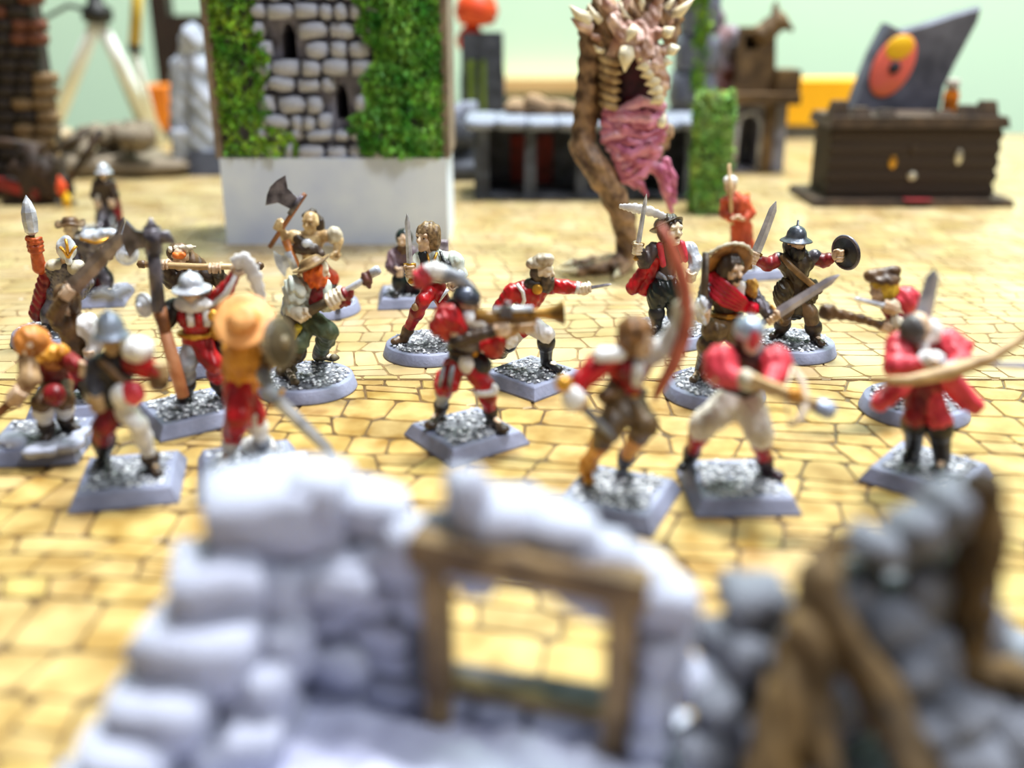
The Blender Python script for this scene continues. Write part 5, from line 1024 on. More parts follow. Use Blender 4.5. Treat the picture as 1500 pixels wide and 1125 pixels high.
# ------------------------------------------------------------------ front left: crouching hooded man
F = Fig('crouching man in orange hood and leather gloves on a dark rocky base', 62, 655, 'square', 0.12, 0.38)
J = mk(F, dict(fa=(70, 632), ta=(66, 642), fb=(96, 620), tb=(112, 628)), head=(48, 504, 2), neck=(58, 518, 1), chest=(66, 532, 0), pel=(84, 562, -2), sa=(42, 530, 3), ea=(44, 556, 6), ha=(26, 580, 8), sb=(92, 522, -1), eb=(108, 534, 3), hb=(124, 540, 5), ka=(60, 590, 5), kb=(94, 586, 2))
H = head_frame((-0.3, -0.95, -0.25)); body(F, J, H, SKIN, [fist(J['ha'], V(-0.6, 0, -0.6), J['ea'], 1.0, 1.2), fist(J['hb'], V(0.3, 0, 1), J['eb'])])
F.add('hood', [ell(F.p(46, 500, 1.4), (3.6, 3.4, 3.5), None, .8), cap(F.p(52, 510, 1), F.p(72, 524, 0), 3.0, 3.2), cut(ell(F.p(40, 512, 6.5), (2.0, 2.4, 2.2)))], mat('hood_ochre', (206, 130, 56), (136, 78, 30), 200, .5), 0.15); F.add('jerkin', torso(J, 0.5)+arm(J, 'b', 0.5, .8), DRED, 0.15); F.add('fur_collar', [cap(F.p(60, 522, 2), F.p(92, 516, 1), 1.8, 1.6)], OCHRE, 0.3, ffreq=2)
F.add('leather_sleeve', arm(J, 'a', 0.7, .9), TAN, 0.15); sword(F, J['ha'], F.p(-40, 640, 10), 1.0, WOOD, WOOD, 1.2, name='club'); F.add('knee_ball', [ell(F.p(80, 578, 6), (2.4, 2.2, 2.3))], DRED, .05)
F.add('breeches', leg(J, 'a', .4, .4)+leg(J, 'b', .4, .4)+[ell(J['pel'], (3.2, 2.8, 2.4), None, 1)], BROWN, .12); F.add('hose', leg(J, 'a', .3, 1, frm=.95)+leg(J, 'b', .3, 1, frm=.95), WHITE, .06)
for c in 'ab': F.add('boot', boot(J, c, .8, .4, 0), DBROWN)
for x, y, w_, h_ in ((20, 648, 50, 34), (100, 652, 52, 26), (62, 660, 60, 26), (118, 636, 30, 20)):
    c_ = G(x, y, 3.5); stone(F.root, c_+V(0, 0, 0.2), (w_/6.6*0.7, 5, h_/6.6*0.55), M_st, name='base_rock', amp=0.16)
# ------------------------------------------------------------------ swordsman raising a broad blade
F = Fig('brown haired swordsman in white shirt raising a broad dark blade', 110, 597, 'square', 0.3, 0.38)
J = mk(F, dict(fa=(96, 574), ta=(90, 584), fb=(128, 574), tb=(136, 582)), head=(96, 440, 1), neck=(103, 460, 0), chest=(112, 480, 0), pel=(112, 526, 0), sa=(92, 478, 2), ea=(80, 462, 4), ha=(100, 428, 6), sb=(130, 474, 0), eb=(142, 500, 1), hb=(132, 522, 3), ka=(102, 552, 2), kb=(124, 552, 1))
H = head_frame((-0.4, -0.9, 0)); sd = F.p(182, 342, 6)-F.p(95, 436, 6); body(F, J, H, SKIN, [fist(J['ha'], sd, J['ea']), fist(J['hb'], V(0, 0, 1), J['eb'])], 1.15)
hair(F, J['head'], H, BROWN, 1.2, 2.8); sword(F, J['ha'], F.p(184, 340, 6), 1.9, mat('blade_brown', (160, 148, 140), (112, 100, 92), 300, 0.35, 0.3), BROWN, 2.2, name='broad_sword'); F.add('coat', torso(J, .5)+arm(J, 'a', .5, .7), BROWN, .18); F.add('shirt_sleeve', [cap(J['sb'], J['eb'], 2.4, 2.0), cap(J['eb'], J['hb'], 1.7, 1.4), ell(J['sb']+V(-.4, -1, -.6), (2.7, 2.2, 2.8), None, .6)], WHITE, .18)
F.add('vest', [ell(J['chest']+V(-1.0, -1.4, -1), (2.6, 2.0, 4.2), None, .6)], BROWN, .1); F.add('breeches', leg(J, 'a', .5, .5)+leg(J, 'b', .5, .5)+[ell(J['pel'], (3.2, 2.7, 2.6), None, 1)], DRED, .15); belt(F, J, DBROWN, 0, (3.6, 3.0))
for c in 'ab': F.add('boot', boot(J, c, .4, .4, .3), DBROWN)
# ------------------------------------------------------------------ front left helmeted soldier
F = Fig('soldier in tall grey helmet and black coat with one white leg', 192, 712, 'square', 0.22, 0.36)
J = mk(F, dict(fa=(152, 660), ta=(148, 678), fb=(222, 676), tb=(232, 692)), head=(163, 494, 2), neck=(164, 516, 0), chest=(166, 540, 0), pel=(172, 588, 0), sa=(142, 536, 1), ea=(136, 566, 3), ha=(142, 590, 5), sb=(198, 522, 0), eb=(218, 540, 2), hb=(236, 544, 4), ka=(152, 626, 3), kb=(202, 622, 4))
H = head_frame((0.25, -0.95, 0)); body(F, J, H, TAN, [fist(J['ha'], V(0, 0, 1), J['ea']), fist(J['hb'], V(0, 0.2, 1), J['eb'])], 1.15)
kettle(F, J['head'], H, mat('helm_bluegrey', (162, 172, 188), (116, 124, 140), 200, 0.35, 0.4), 3.5, 1.2, tall=1.35); plume(F, [F.p(166, 436, 2), F.p(150, 432, 3), F.p(132, 438, 3)], [0.9, 1.3, 0.8], GREY); plume(F, [F.p(168, 434, 1), F.p(182, 426, 0), F.p(196, 424, 0)], [0.9, 1.2, 0.6], GREY)
F.add('coat', torso(J, .6)+arm(J, 'a', .6, .9)+[cap(J['pel'], F.p(168, 602, 0), 3.2, 3.4)], mat('coat_black', (58, 54, 60), (34, 32, 36), 260, 0.5), .15); F.add('white_scarf', [ell(F.p(202, 512, 2), (3.0, 2.6, 2.6), None, .6)], WHITE, .1)
F.add('sleeve', [cap(J['sb']+V(0, -.5, -.8), J['eb'], 2.6, 2.0), cap(J['eb'], J['hb']-V(.8, 0, 0), 1.9, 1.6)], RED, .15); F.add('cross_strap', [cap(F.p(150, 530, 3.4), F.p(186, 566, 3.6), .8, .8)], BROWN)
F.add('hip_puff', [ell(F.p(138, 578, 3), (1.9, 1.7, 2.3)), ell(F.p(180, 580, 4), (2.4, 2.0, 2.6))], WHITE, .1); F.add('hip_puff', [ell(F.p(194, 576, 4), (2.4, 2.0, 2.4))], PINK, .12)
F.add('breeches', leg(J, 'a', .5, .75), DRED, .12); F.add('hose', leg(J, 'b', .2, 1.0), WHITE, .08); F.add('boot', boot(J, 'a', .55, .7, .2), BLACK); F.add('boot', boot(J, 'b', .9, .5, 0), DBROWN); F.add('pouch', [ell(F.p(232, 556, 4), (1.9, 1.7, 2.4))], BROWN, .12)
# ------------------------------------------------------------------ wide peach hat
F = Fig('man in wide peach brimmed hat and red breeches with round shield and long sword', 366, 696, 'square', 0.3, 0.36)
J = mk(F, dict(fa=(335, 660), ta=(326, 682), fb=(386, 656), tb=(398, 668)), head=(354, 482, 2), neck=(352, 500, 0), chest=(354, 522, 0), pel=(352, 566, 0), sa=(340, 512, -2), ea=(338, 540, -3), ha=(345, 560, -3), sb=(372, 512, 0), eb=(386, 536, 2), hb=(402, 518, 4), ka=(348, 612, 5), kb=(374, 610, 1))
H = head_frame((0.5, -0.8, -0.15)); body(F, J, H, SKIN, [fist(J['ha'], V(0.5, 0, -0.8), J['ea']), fist(J['hb'], V(0, 0, 1), J['eb'])], 1.15)
brim_hat(F, F.p(358, 470, 2.5)-V(0, -.9, 1.0), hatframe((0.05, -0.72, 0.7), (0, -1, 0)), PEACH, 5.8, 2.9, 2.4, wave=0.5, k=1.15); hair(F, J['head'], H, BROWN, 1.12, 2.2)
F.add('doublet', torso(J, .55)+[ell(F.p(362, 526, 2), (3.2, 2.8, 4.4), None, .6), cap(F.p(364, 520, 2), J['eb'], 2.4, 1.8)], OCHRE, .2); F.add('sleeve', arm(J, 'a', .6, .85), OCHRE, .15); F.add('sleeve', arm(J, 'b', .5, .9), BROWN, .15)
F.add('breeches', [cap(J['pel'], J['ka'], 3.4, 2.5), cap(J['ka'], J['ka']*.5+J['fa']*.5, 2.5, 2.1), cap(J['pel'], J['kb'], 2.8, 2.1)], RED, strand=(V(0, 0, 1), .25, 2.4)); F.add('hose', leg(J, 'a', .35, 1, frm=.95)+leg(J, 'b', .3, 1, frm=.95), WHITE, .06)
for c in 'ab': F.add('shoe', boot(J, c, .78, .4, 0), WHITE if c == 'a' else GREY)
shield(F, F.p(410, 502, 5), (0.92, -0.36, 0.15), 4.6, mat('shield_brown', (84, 72, 50), (36, 30, 22), 200, .45), mat('rim_brown', (128, 112, 84), (84, 70, 48), 200, .4)); sword(F, F.p(398, 578, 6), F.p(494, 672, 12), 1.5, STEEL, GOLD, 2.4); F.add('sword_hand', [cap(F.p(386, 548, 4), F.p(397, 576, 6), 1.5, 1.2)]+fist(F.p(398, 578, 6), V(.7, 0, -.7), F.p(386, 548, 4)), GREY)
F.add('white_rock', [ell(G(378, 652, 5), (3.4, 2.6, 2.2))], WHITE, .3, ffreq=1)
for x, y in ((400, 680), (430, 676), (350, 694)): stone(F.root, G(x, y, 4.0), (5, 4, 3.4), M_st, name='base_rock', amp=.16)
# ------------------------------------------------------------------ shouting sergeant
F = Fig('shouting sergeant with long feathered hat, red cloak and thin upright sword', 978, 496, 'round', 0, 0.28)
J = mk(F, dict(fa=(962, 478), ta=(956, 486), fb=(992, 478), tb=(1000, 486)), head=(983, 338, 1), neck=(982, 356, 0), chest=(981, 374, 0), pel=(973, 410, 0), sa=(957, 365, 1), ea=(944, 384, 3), ha=(934, 364, 5), sb=(1008, 365, 0), eb=(1020, 384, 2), hb=(1012, 404, 4), ka=(962, 442, 3), kb=(986, 442, 2))
H = head_frame((0.45, -0.85, 0.15)); sd = F.p(946, 286, 5)-F.p(936, 360, 5); body(F, J, H, SKIN2, [fist(J['ha'], sd, J['ea']), fist(J['hb'], V(0, -.5, 1), J['eb'])], 1.45, True, False)
ht = brim_hat(F, J['head']+V(-.6, .4, -.3), hatframe((-.3, .5, .8), (0.4, -0.9, 0)), mat('hat_dark_brown', (98, 76, 50), (52, 38, 24), 240, .4), 4.9, 3.4, 2.6, wave=.5, k=1.3); hair(F, J['head'], H, DBROWN, 1.42, 1.7, fringe=False)
plume(F, [F.p(974, 318, 2), F.p(950, 309, 2.2), F.p(928, 305, 2.4), F.p(907, 302, 2.4)], [0.9, 1.3, 1.3, 0.5], WHITE, 'feather', ht, .4)
sword(F, J['ha'], F.p(947, 284, 5), .7, STEEL, BRASS, 1.6); F.add('doublet', torso(J, .4)+arm(J, 'a', .6, .7), mat('doublet_dark', (84, 66, 62), (42, 32, 32), 260, .45), .15); F.add('lapels', [cap(F.p(966, 360, 2), F.p(972, 388, 3.4), 1.1, .8), cap(F.p(998, 358, 2), F.p(1004, 380, 3), 1.2, .9)], PINK, .1); F.add('plate_arm', arm(J, 'b', .7, .6)+[ell(J['sb'], (2.6, 2.2, 2.0))], STEEL, .12)
F.add('cloak', [cap(F.p(956, 376, 1), F.p(926, 422, 2), 1.4, 1.9), cap(F.p(962, 378, .5), F.p(944, 424, 1), 1.5, 2.0), cap(F.p(930, 424, 2), F.p(946, 424, 1), 1.2, 1.2)], RED, .12)
F.add('waist_sash', [ell(J['pel']+V(0, 0, 1.3), (3.5, 3.0, 1.7))], GREY, .2, ffreq=2.4); F.add('breeches', [ell(F.p(964, 432, 3), (3.3, 2.9, 4.6), None, .6), ell(F.p(984, 430, 2), (3.0, 2.8, 4.6), None, .6), cap(J['ka'], J['fa'], 2.2, 1.5), cap(J['kb'], J['fb'], 2.2, 1.5)], BGREEN, .14)
for c in 'ab': F.add('boot', boot(J, c, .45, .5, .3), BLACK)
# ------------------------------------------------------------------ captain with wide brown hat
F = Fig('captain in wide brown hat with crimson shoulder sash and sword pointing up', 1046, 578, 'round', 0, 0.24)
J = mk(F, dict(fa=(1027, 541), ta=(1016, 556), fb=(1085, 545), tb=(1096, 556)), head=(1071, 397, 2), neck=(1066, 414, 1), chest=(1064, 434, 0), pel=(1062, 468, 0), sa=(1038, 420, 1), ea=(1030, 448, 3), ha=(1031, 462, 5), sb=(1098, 424, 0), eb=(1112, 446, 2), hb=(1131, 464, 4), ka=(1038, 503, 4), kb=(1088, 505, 3))
H = head_frame((0.5, -0.85, 0.02)); sd = F.p(1228, 403, 4)-F.p(1131, 464, 4); body(F, J, H, SKIN, [fist(J['ha'], V(0, -.3, 1), J['ea']), fist(J['hb'], sd, J['eb'])], 1.25, False, True)
uh = unit(V(-.2, .85, .5)); brim_hat(F, F.p(1065, 387, .2)-uh*1.25*1.3, hatframe(uh, (0.3, -0.9, 0)), mat('hat_brown', (176, 122, 62), (112, 70, 30), 240, .45), 6.2, 2.9, 2.6, wave=.5, wn=2, ph=1.0, band=mat('hat_band_pale', (186, 172, 148), (120, 104, 80), 500, .5), k=1.3)
F.mb('hat_lace', MB().tube([F.p(1065, 387, .2)+6.15*(frame(uh)[1]*math.cos(a)+frame(uh)[2]*math.sin(a))+uh*.3 for a in np.linspace(.4, 2.8, 16)], [.3+.25*(i_ % 2) for i_ in range(16)], 8), BONE)
hair(F, J['head'], H, DBROWN, 1.32, 2.2, fringe=False); beard(F, J['head']+H[0]*.15, H, DBROWN, 1.0, 1.1, 'goatee'); F.mb('moustache', MB().tube([J['head']+(H[0]*2.0+H[1]*-1.1-H[2]*1.3)*1.25, J['head']+(H[0]*2.3-H[2]*.95)*1.25, J['head']+(H[0]*2.0+H[1]*1.1-H[2]*1.3)*1.25], [.2, .35, .2], 8), DBROWN)
F.add('doublet', torso(J, .45), DBROWN, .1); F.add('shirt_front', [ell(F.p(1082, 424, 3), (1.5, 1.0, 2.6))], WHITE, .1)
CRIM = mat('crimson_sash', (206, 24, 48), (150, 8, 28), 260, .25)
for i in range(-2, 3):
    ox, oy = -3.6*i, 5.4*i; F.mb('sash_fold', MB().tube([F.p(1038+ox*.9, 409+oy*.8, 1.2), F.p(1050+ox, 421+oy, 3.4), F.p(1066+ox, 434+oy, 4.3), F.p(1084+ox*.7, 445+oy*.7, 4.2), F.p(1098+ox*.2, 451+oy*.25, 3.6)], [.65, .75, .75, .65, .4], 10), CRIM, True)
F.add('sash', [cap(F.p(1042, 412, .6), F.p(1066, 434, 2.2), 2.2, 2.2), cap(F.p(1066, 434, 2.2), F.p(1094, 450, 2), 2.2, 1.4)], CRIM)
F.add('sash_knot', [ell(F.p(1102, 452, 3.4), (1.6, 1.4, 1.7))], MATS['crimson_sash'], .12)
F.add('pauldron', [ell(F.p(1101, 422, 2.2), (1.5, 1.5, 2.3)), cap(F.p(1096, 414, 2.4), F.p(1106, 434, 2.4), .5, .5, .2)], mat('pauldron_gold', (206, 156, 66), (130, 88, 30), 300, .3), .16, ffreq=2.6); F.add('mail_sleeve', arm(J, 'b', .45, .7), DSTEEL, .2, ffreq=4.5); F.add('mail_sleeve', arm(J, 'a', .55, .8), DSTEEL, .2, ffreq=4.5)
sword(F, J['hb'], F.p(1230, 402, 4), 1.4, mat('blade_grey', (196, 194, 206), (156, 154, 168), 300, .3, .1), BRASS, 2.6, pommel=1.6)
gn = pole(F, [F.p(1030, 458, 5), F.p(1032, 420, 4), F.p(1034, 370, 4)], [1.0, .9, .85], mat('arquebus_brown', (96, 80, 62), (54, 44, 34), 200, .45), 'pistol_barrel'); F.add('gun_lock', [ell(F.p(1028, 448, 6), (1.4, 1.2, 2.4)), cap(F.p(1026, 462, 6), F.p(1031, 472, 6), .9, .7)], STEEL, .2, gn, ffreq=3)
F.add('breeches', [cap(J['pa'], J['ka']*.85+J['pa']*.15, 3.0, 2.5, .8), cap(J['pb'], J['kb']*.85+J['pb']*.15, 3.0, 2.5, .8), ell(J['pel'], (3.4, 2.9, 2.4), None, 1), ell(F.p(1046, 484, 4), (3.2, 2.8, 2.8), None, .5)], mat('breeches_olive', (116, 92, 58), (62, 46, 26), 280, .4), strand=(V(-.2, 0, 1), .22, 2.6)); belt(F, J, BRASS, .4, (3.7, 3.1), .65)
for c in 'ab': F.add('boot', boot(J, c, .05, .55, .55), mat('boot_bronze', (92, 70, 44), (46, 34, 22), 260, .35), .08)
# ------------------------------------------------------------------ kettle helmet with buckler
F = Fig('dark leather clad soldier in kettle helmet with raised falchion and buckler', 1157, 514, 'round', 0, 0.26)
J = mk(F, dict(fa=(1144, 484), ta=(1132, 492), fb=(1194, 492), tb=(1203, 503)), head=(1166, 354, 1), neck=(1166, 372, 0), chest=(1166, 390, 0), pel=(1166, 432, 0), sa=(1140, 380, 1), ea=(1124, 388, 2), ha=(1104, 377, 4), sb=(1190, 378, 0), eb=(1207, 382, 1), hb=(1228, 374, 3), ka=(1150, 458, 3), kb=(1187, 458, 3))
H = head_frame((0.35, -0.92, 0)); sd = F.p(1140, 298, 4)-F.p(1106, 374, 4); body(F, J, H, SKIN3, [fist(J['ha'], sd, J['ea']), fist(J['hb'], V(0, 0, 1), J['eb'])], 1.2, False, True)
kettle(F, J['head'], H, mat('helm_dark', (120, 126, 136), (66, 70, 80), 300, .32, .6), 4.2, 1.2, spike=1.4, tall=1.1); beard(F, J['head'], H, BLACK, 1.25, 2.2); F.add('hood', [ell(J['head']-H[0]*1.1-V(0, 0, 1), (2.7, 2.4, 3.4), None, .5), ell(J['neck'], (3.2, 2.6, 1.8))], BLACK, .12)
sword(F, J['ha'], F.p(1141, 296, 4), 1.35, mat('blade_pale', (214, 216, 224), (166, 168, 178), 300, .28, .1), BRASS, 1.8, curve=.05)
F.add('jerkin', torso(J, .6)+[cap(J['pel'], J['pel']-V(0, 0, 3), 3.4, 3.9, 1)], mat('jerkin_leather', (72, 58, 40), (34, 28, 20), 260, .4), .16); F.add('tassets', [ell(F.p(1148, 430, 2), (2.8, 2.4, 4.2)), ell(F.p(1186, 428, 2), (2.5, 2.3, 3.8))], mat('tasset_brown', (84, 68, 40), (40, 32, 18), 260, .4), .2, ffreq=2.6)
F.add('sleeve', arm(J, 'a', .5, .6)+arm(J, 'b', .55, .35), DRED, .1); F.add('shoulder_plate', [ell(J['sb']+V(.4, -.4, .3), (2.0, 2.0, 2.2)), ell(J['sa'], (2.0, 2.0, 2.0))], DSTEEL)
F.mb('strap', MB().tube([F.p(1144, 374, 2.6), F.p(1158, 390, 3.9), F.p(1178, 408, 4.2), F.p(1202, 428, 3.4)], [.8, .9, .9, .8], 8), mat('strap_tan', (140, 106, 62), (88, 62, 32), 260, .45))
shield(F, F.p(1239, 370, 2.4), (0.84, 0.5, 0.12), 4.4, BLACK, DSTEEL, 'buckler'); F.add('hose', leg(J, 'a', .3)+leg(J, 'b', .3), mat('hose_brown', (130, 100, 66), (80, 58, 34), 260, .45), .05)
for c in 'ab': F.add('boot', boot(J, c, .62, .5, .3), DBROWN)
# ------------------------------------------------------------------ blond man with club
F = Fig('blond fighter in brown beret and red sleeves holding a knotted club', 1338, 602, 'round', 0, 0.28)
J = mk(F, dict(fa=(1318, 572), ta=(1306, 582), fb=(1362, 574), tb=(1372, 586)), head=(1292, 424, 2), neck=(1304, 440, 0), chest=(1318, 458, 0), pel=(1336, 502, -1), sa=(1306, 452, 3), ea=(1318, 474, 5), ha=(1300, 478, 6), sb=(1330, 446, -1), eb=(1322, 462, 3), hb=(1303, 450, 6), ka=(1316, 538, 3), kb=(1356, 538, 1))
H = head_frame((-0.9, -0.45, -0.05)); body(F, J, H, SKIN, [fist(J['ha'], V(1, 0, -.3), J['ea']), fist(J['hb'], V(1, 0, -.35), J['eb'])], 1.15, False, True)
hair(F, J['head'], H, YEL, 1.25, 2.0); f, s_, u = H
F.add('beret', [ell(J['head']+u*2.4+V(.4, 0, 0), (3.4, 3.0, 1.5), None, .5), cap(F.p(1274, 404, 2), F.p(1312, 396, 2), 1.4, 1.2)], BROWN, .06)
F.add('puffed_sleeve', [ell(F.p(1324, 442, 2), (3.6, 3.0, 3.6), None, .5), cap(F.p(1322, 450, 2), J['eb'], 2.4, 1.7)], PINK, .12); F.add('jacket', torso(J, .5)+arm(J, 'a', .5, .6)+[cap(J['pel'], J['pel']-V(0, 0, 2.5), 3.2, 3.8, 1)], DRED, .15)
F.add('cuff', [ell(F.p(1306, 449, 5.6), (2.0, 1.6, 1.6)), ell(F.p(1312, 474, 6), (1.6, 1.4, 1.8))], BONE, .2, ffreq=2.6); sword(F, J['hb'], F.p(1250, 436, 7), .6, STEEL, STEEL, .8, name='dagger', pommel=.8)
cb = [F.p(1300, 480, 6), F.p(1262, 467, 6.5), F.p(1222, 459, 7), F.p(1212, 457, 7)]; F.add('club', [cap(cb[0], cb[1], .85, 1.0, .3), cap(cb[1], cb[2], 1.0, 1.2, .3), ell(cb[3], (1.9, 1.7, 2.0), None, .5), cap(cb[3], F.p(1219, 446, 7), .7, .2, .2), cap(cb[3], F.p(1212, 470, 7), .7, .3, .2), cap(cb[3], F.p(1205, 452, 7), .8, .4, .2)], BROWN, .14, ffreq=2.4)
F.add('breeches', leg(J, 'a', .6, .4)+leg(J, 'b', .6, .4), BROWN, .15); F.add('hose', leg(J, 'a', .3, 1, frm=.95)+leg(J, 'b', .3, 1, frm=.95), BONE)
for c in 'ab': F.add('boot', boot(J, c, .5, .4, .3), BLACK)
# ------------------------------------------------------------------ front right archer with long bow
F = Fig('archer in pink red coat drawing a long pale bow held flat', 1357, 702, 'square', 0.86, 0.36)
J = mk(F, dict(fa=(1338, 656), ta=(1330, 668), fb=(1380, 672), tb=(1374, 694)), head=(1344, 482, 2), neck=(1348, 500, 0), chest=(1352, 520, 0), pel=(1354, 566, 0), sa=(1318, 506, 1), ea=(1312, 536, 5), ha=(1362, 530, 7), sb=(1388, 500, 0), eb=(1408, 530, 4), hb=(1394, 540, 9), ka=(1340, 612, 2), kb=(1376, 616, 3))
H = head_frame((0.3, -0.92, -0.2)); body(F, J, H, SKIN, [fist(J['ha'], V(0, 1, .2), J['ea']), fist(J['hb'], V(1, 0, .15), J['eb'])], 1.12)
F.add('hood', [ell(F.p(1340, 482, 2), (2.8, 2.8, 3.1), None, .5), cut(ell(F.p(1350, 488, 7), (1.9, 2.4, 2.0)))], mat('hood_grey', (88, 84, 84), (50, 48, 50), 200, .5), .1); F.add('white_scarf', [ell(F.p(1362, 486, 1), (2.2, 2.2, 2.6)), cap(F.p(1352, 500, 3), F.p(1354, 520, 4), 1.3, .9)], WHITE, .12)
F.add('coat', torso(J, .5)+[cap(J['pel'], F.p(1352, 584, 0), 3.2, 3.6, 1)], DRED, .2); F.add('sleeve', [cap(J['sa'], J['ea'], 2.7, 2.2), cap(J['ea'], J['ea']*.35+J['ha']*.65, 2.1, 1.6)], PINK, .16); F.add('sleeve', [cap(J['sb'], J['eb'], 2.7, 2.3), cap(J['eb'], J['eb']*.35+J['hb']*.65, 2.1, 1.6), cap(J['sb'], F.p(1414, 508, 1), 2.2, 1.6)], PINK, .16)
F.add('coat_tail', [cap(F.p(1318, 560, 0), F.p(1288, 590, 3), 1.7, 1.8), cap(F.p(1330, 560, 0), F.p(1300, 584, 2), 1.8, 1.6)], PINK, .14); F.add('coat_tail', [cap(F.p(1390, 552, 1), F.p(1428, 594, 3), 2.0, 1.7), cap(F.p(1382, 556, 1), F.p(1412, 590, 2), 1.8, 1.4)], PINK, .14)
F.add('cuff', [ell(F.p(1362, 526, 6.5), (2.8, 1.8, 1.7))], WHITE, .15); sword(F, F.p(1349, 476, -3), F.p(1369, 394, -3), 1.7, mat('blade_blue', (176, 182, 200), (140, 146, 166), 200, .35, .3), DSTEEL, 1.6, name='back_sword')
bw = [F.p(1276, 556, 9), F.p(1330, 558, 10), F.p(1392, 545, 10), F.p(1450, 525, 9.5), F.p(1500, 494, 8), F.p(1530, 466, 7)]; F.mb('long_bow', MB().tube(bw, [.5, 1.1, 1.4, 1.2, .9, .5], 10), mat('bow_wood', (196, 164, 116), (150, 116, 72), 200, .5))
F.mb('arrow', MB().tube([F.p(1366, 530, 8), F.p(1420, 532, 9.5), F.p(1506, 536, 11)], [.4, .4, .6], 8), mat('arrow_pale', (206, 206, 224), (170, 170, 190), 200, .45))
F.add('breeches', leg(J, 'a', .6, .3), DRED, .12); F.add('breeches', leg(J, 'b', .7, .3), PINK, .12)
for c in 'ab': F.add('boot', boot(J, c, .15, .7, .4), BLACK)
# ------------------------------------------------------------------ crossbowman
F = Fig('crossbowman in grey skull cap, white breeches and red stockings', 1078, 722, 'square', 0.03, 0.34)
J = mk(F, dict(fa=(1010, 671), ta=(1000, 684), fb=(1122, 684), tb=(1142, 697)), head=(1098, 490, 3), neck=(1096, 510, 1), chest=(1095, 530, 0), pel=(1084, 584, 0), sa=(1060, 522, 2), ea=(1050, 552, 6), ha=(1100, 560, 9), sb=(1132, 522, 1), eb=(1142, 548, 5), hb=(1124, 566, 9), ka=(1030, 622, 3), kb=(1112, 632, 4), pa=(1068, 592, 1), pb=(1098, 596, 1))
H = head_frame((0.35, -0.9, -0.15)); body(F, J, H, SKIN3, [fist(J['ha'], V(.8, -.3, -.4), J['ea']), fist(J['hb'], V(.8, -.3, -.4), J['eb'])], 1.15)
F.mb('skull_cap', MB().lathe(J['head']+H[2]*.6-H[0]*.2, H[2], [(2.5, -.9), (2.75, -.5), (2.75, .4), (2.4, 1.7), (1.4, 2.6), (.05, 2.9)], 28, fwd=H[0], ell=(1.1, 1)), mat('cap_steel', (176, 188, 206), (128, 138, 156), 200, .35, .4)); F.add('cheek_scarf', [ell(F.p(1104, 496, 5.2), (1.2, 1.0, 2.2))], PINK, .05); F.add('coif', [ell(J['head']-H[0]*.9-V(0, 0, .8), (2.5, 2.3, 3.2), None, .5)], DBROWN)
F.add('doublet', torso(J, .55), mat('doublet_maroon', (96, 44, 48), (50, 26, 30), 260, .5), .12); F.add('puffed_sleeve', [ell(F.p(1056, 532, 4), (3.2, 2.9, 3.6), None, .6), cap(F.p(1054, 544, 5), J['ea']*.3+J['ha']*.7, 2.8, 1.7, .8)], PINK, .16); F.add('puffed_sleeve', [ell(F.p(1136, 532, 3), (2.9, 2.7, 3.4), None, .6), cap(F.p(1140, 542, 4), J['eb']*.3+J['hb']*.7, 2.4, 1.7, .8)], PINK, .16)
F.add('cuff', [cap(F.p(1092, 556, 8.6), F.p(1100, 560, 9), 1.9, 1.7)], BONE, .1); F.add('waistcoat', [ell(J['pel']+V(-.2, 0, 2.2), (3.6, 3.0, 2.6), None, .6)], BLACK, .1)
x0_, x1_ = F.p(1100, 556, 10), F.p(1205, 598, 13); xb = F.mb('crossbow', MB().bar(x0_, x1_, 1.8, 2.0), LWOOD, False); xd = unit(x1_-x0_); xc = x0_+xd*np.linalg.norm(x1_-x0_)*.78; sx_ = unit(np.cross(xd, (0, 0, 1))); sx_ = unit(sx_+V(0, 0, -.7))
F.mb('crossbow_prod', MB().tube([xc-sx_*6.5-xd*3, xc-sx_*4-xd*1.0, xc, xc+sx_*4-xd*1.0, xc+sx_*6.5-xd*3], [.4, .7, .9, .7, .4], 8), mat('prod_pale', (206, 188, 168), (166, 146, 122), 200, .5), True, xb); F.mb('bow_string', MB().tube([xc-sx_*6.5-xd*3, xc-xd*4, xc+sx_*6.5-xd*3], .2, 6), BONE, True, xb); F.mb('stirrup', MB().lathe(x1_, xd, [(1.0, -1.4), (1.5, -1), (1.7, 1.2), (1.2, 2.2), (.1, 2.4)], 12), mat('stirrup_blue', (156, 166, 190), (116, 124, 148), 200, .4, .3), True, xb); F.mb('gold_fitting', MB().box(x0_+xd*8+V(0, -.4, .8), (2.2, 2.2, 1.6)), OCHRE, False, xb)
F.add('breeches', leg(J, 'a', .95, .12)+leg(J, 'b', .95, .2)+[ell(J['pel']-V(0, 0, .6), (3.7, 3.0, 2.6), None, 1)], mat('breeches_white', (228, 222, 210), (190, 180, 164), 260, .5), .16); F.add('stocking', leg(J, 'a', .35, 1, frm=.98), RED, .05); F.add('stocking', leg(J, 'b', .35, 1, frm=.98), RED, .05)
for c in 'ab': F.add('shoe', boot(J, c, .8, .35, 0), BLACK if c == 'a' else mat('shoe_purple', (70, 40, 50), (40, 24, 32), 260, .4))
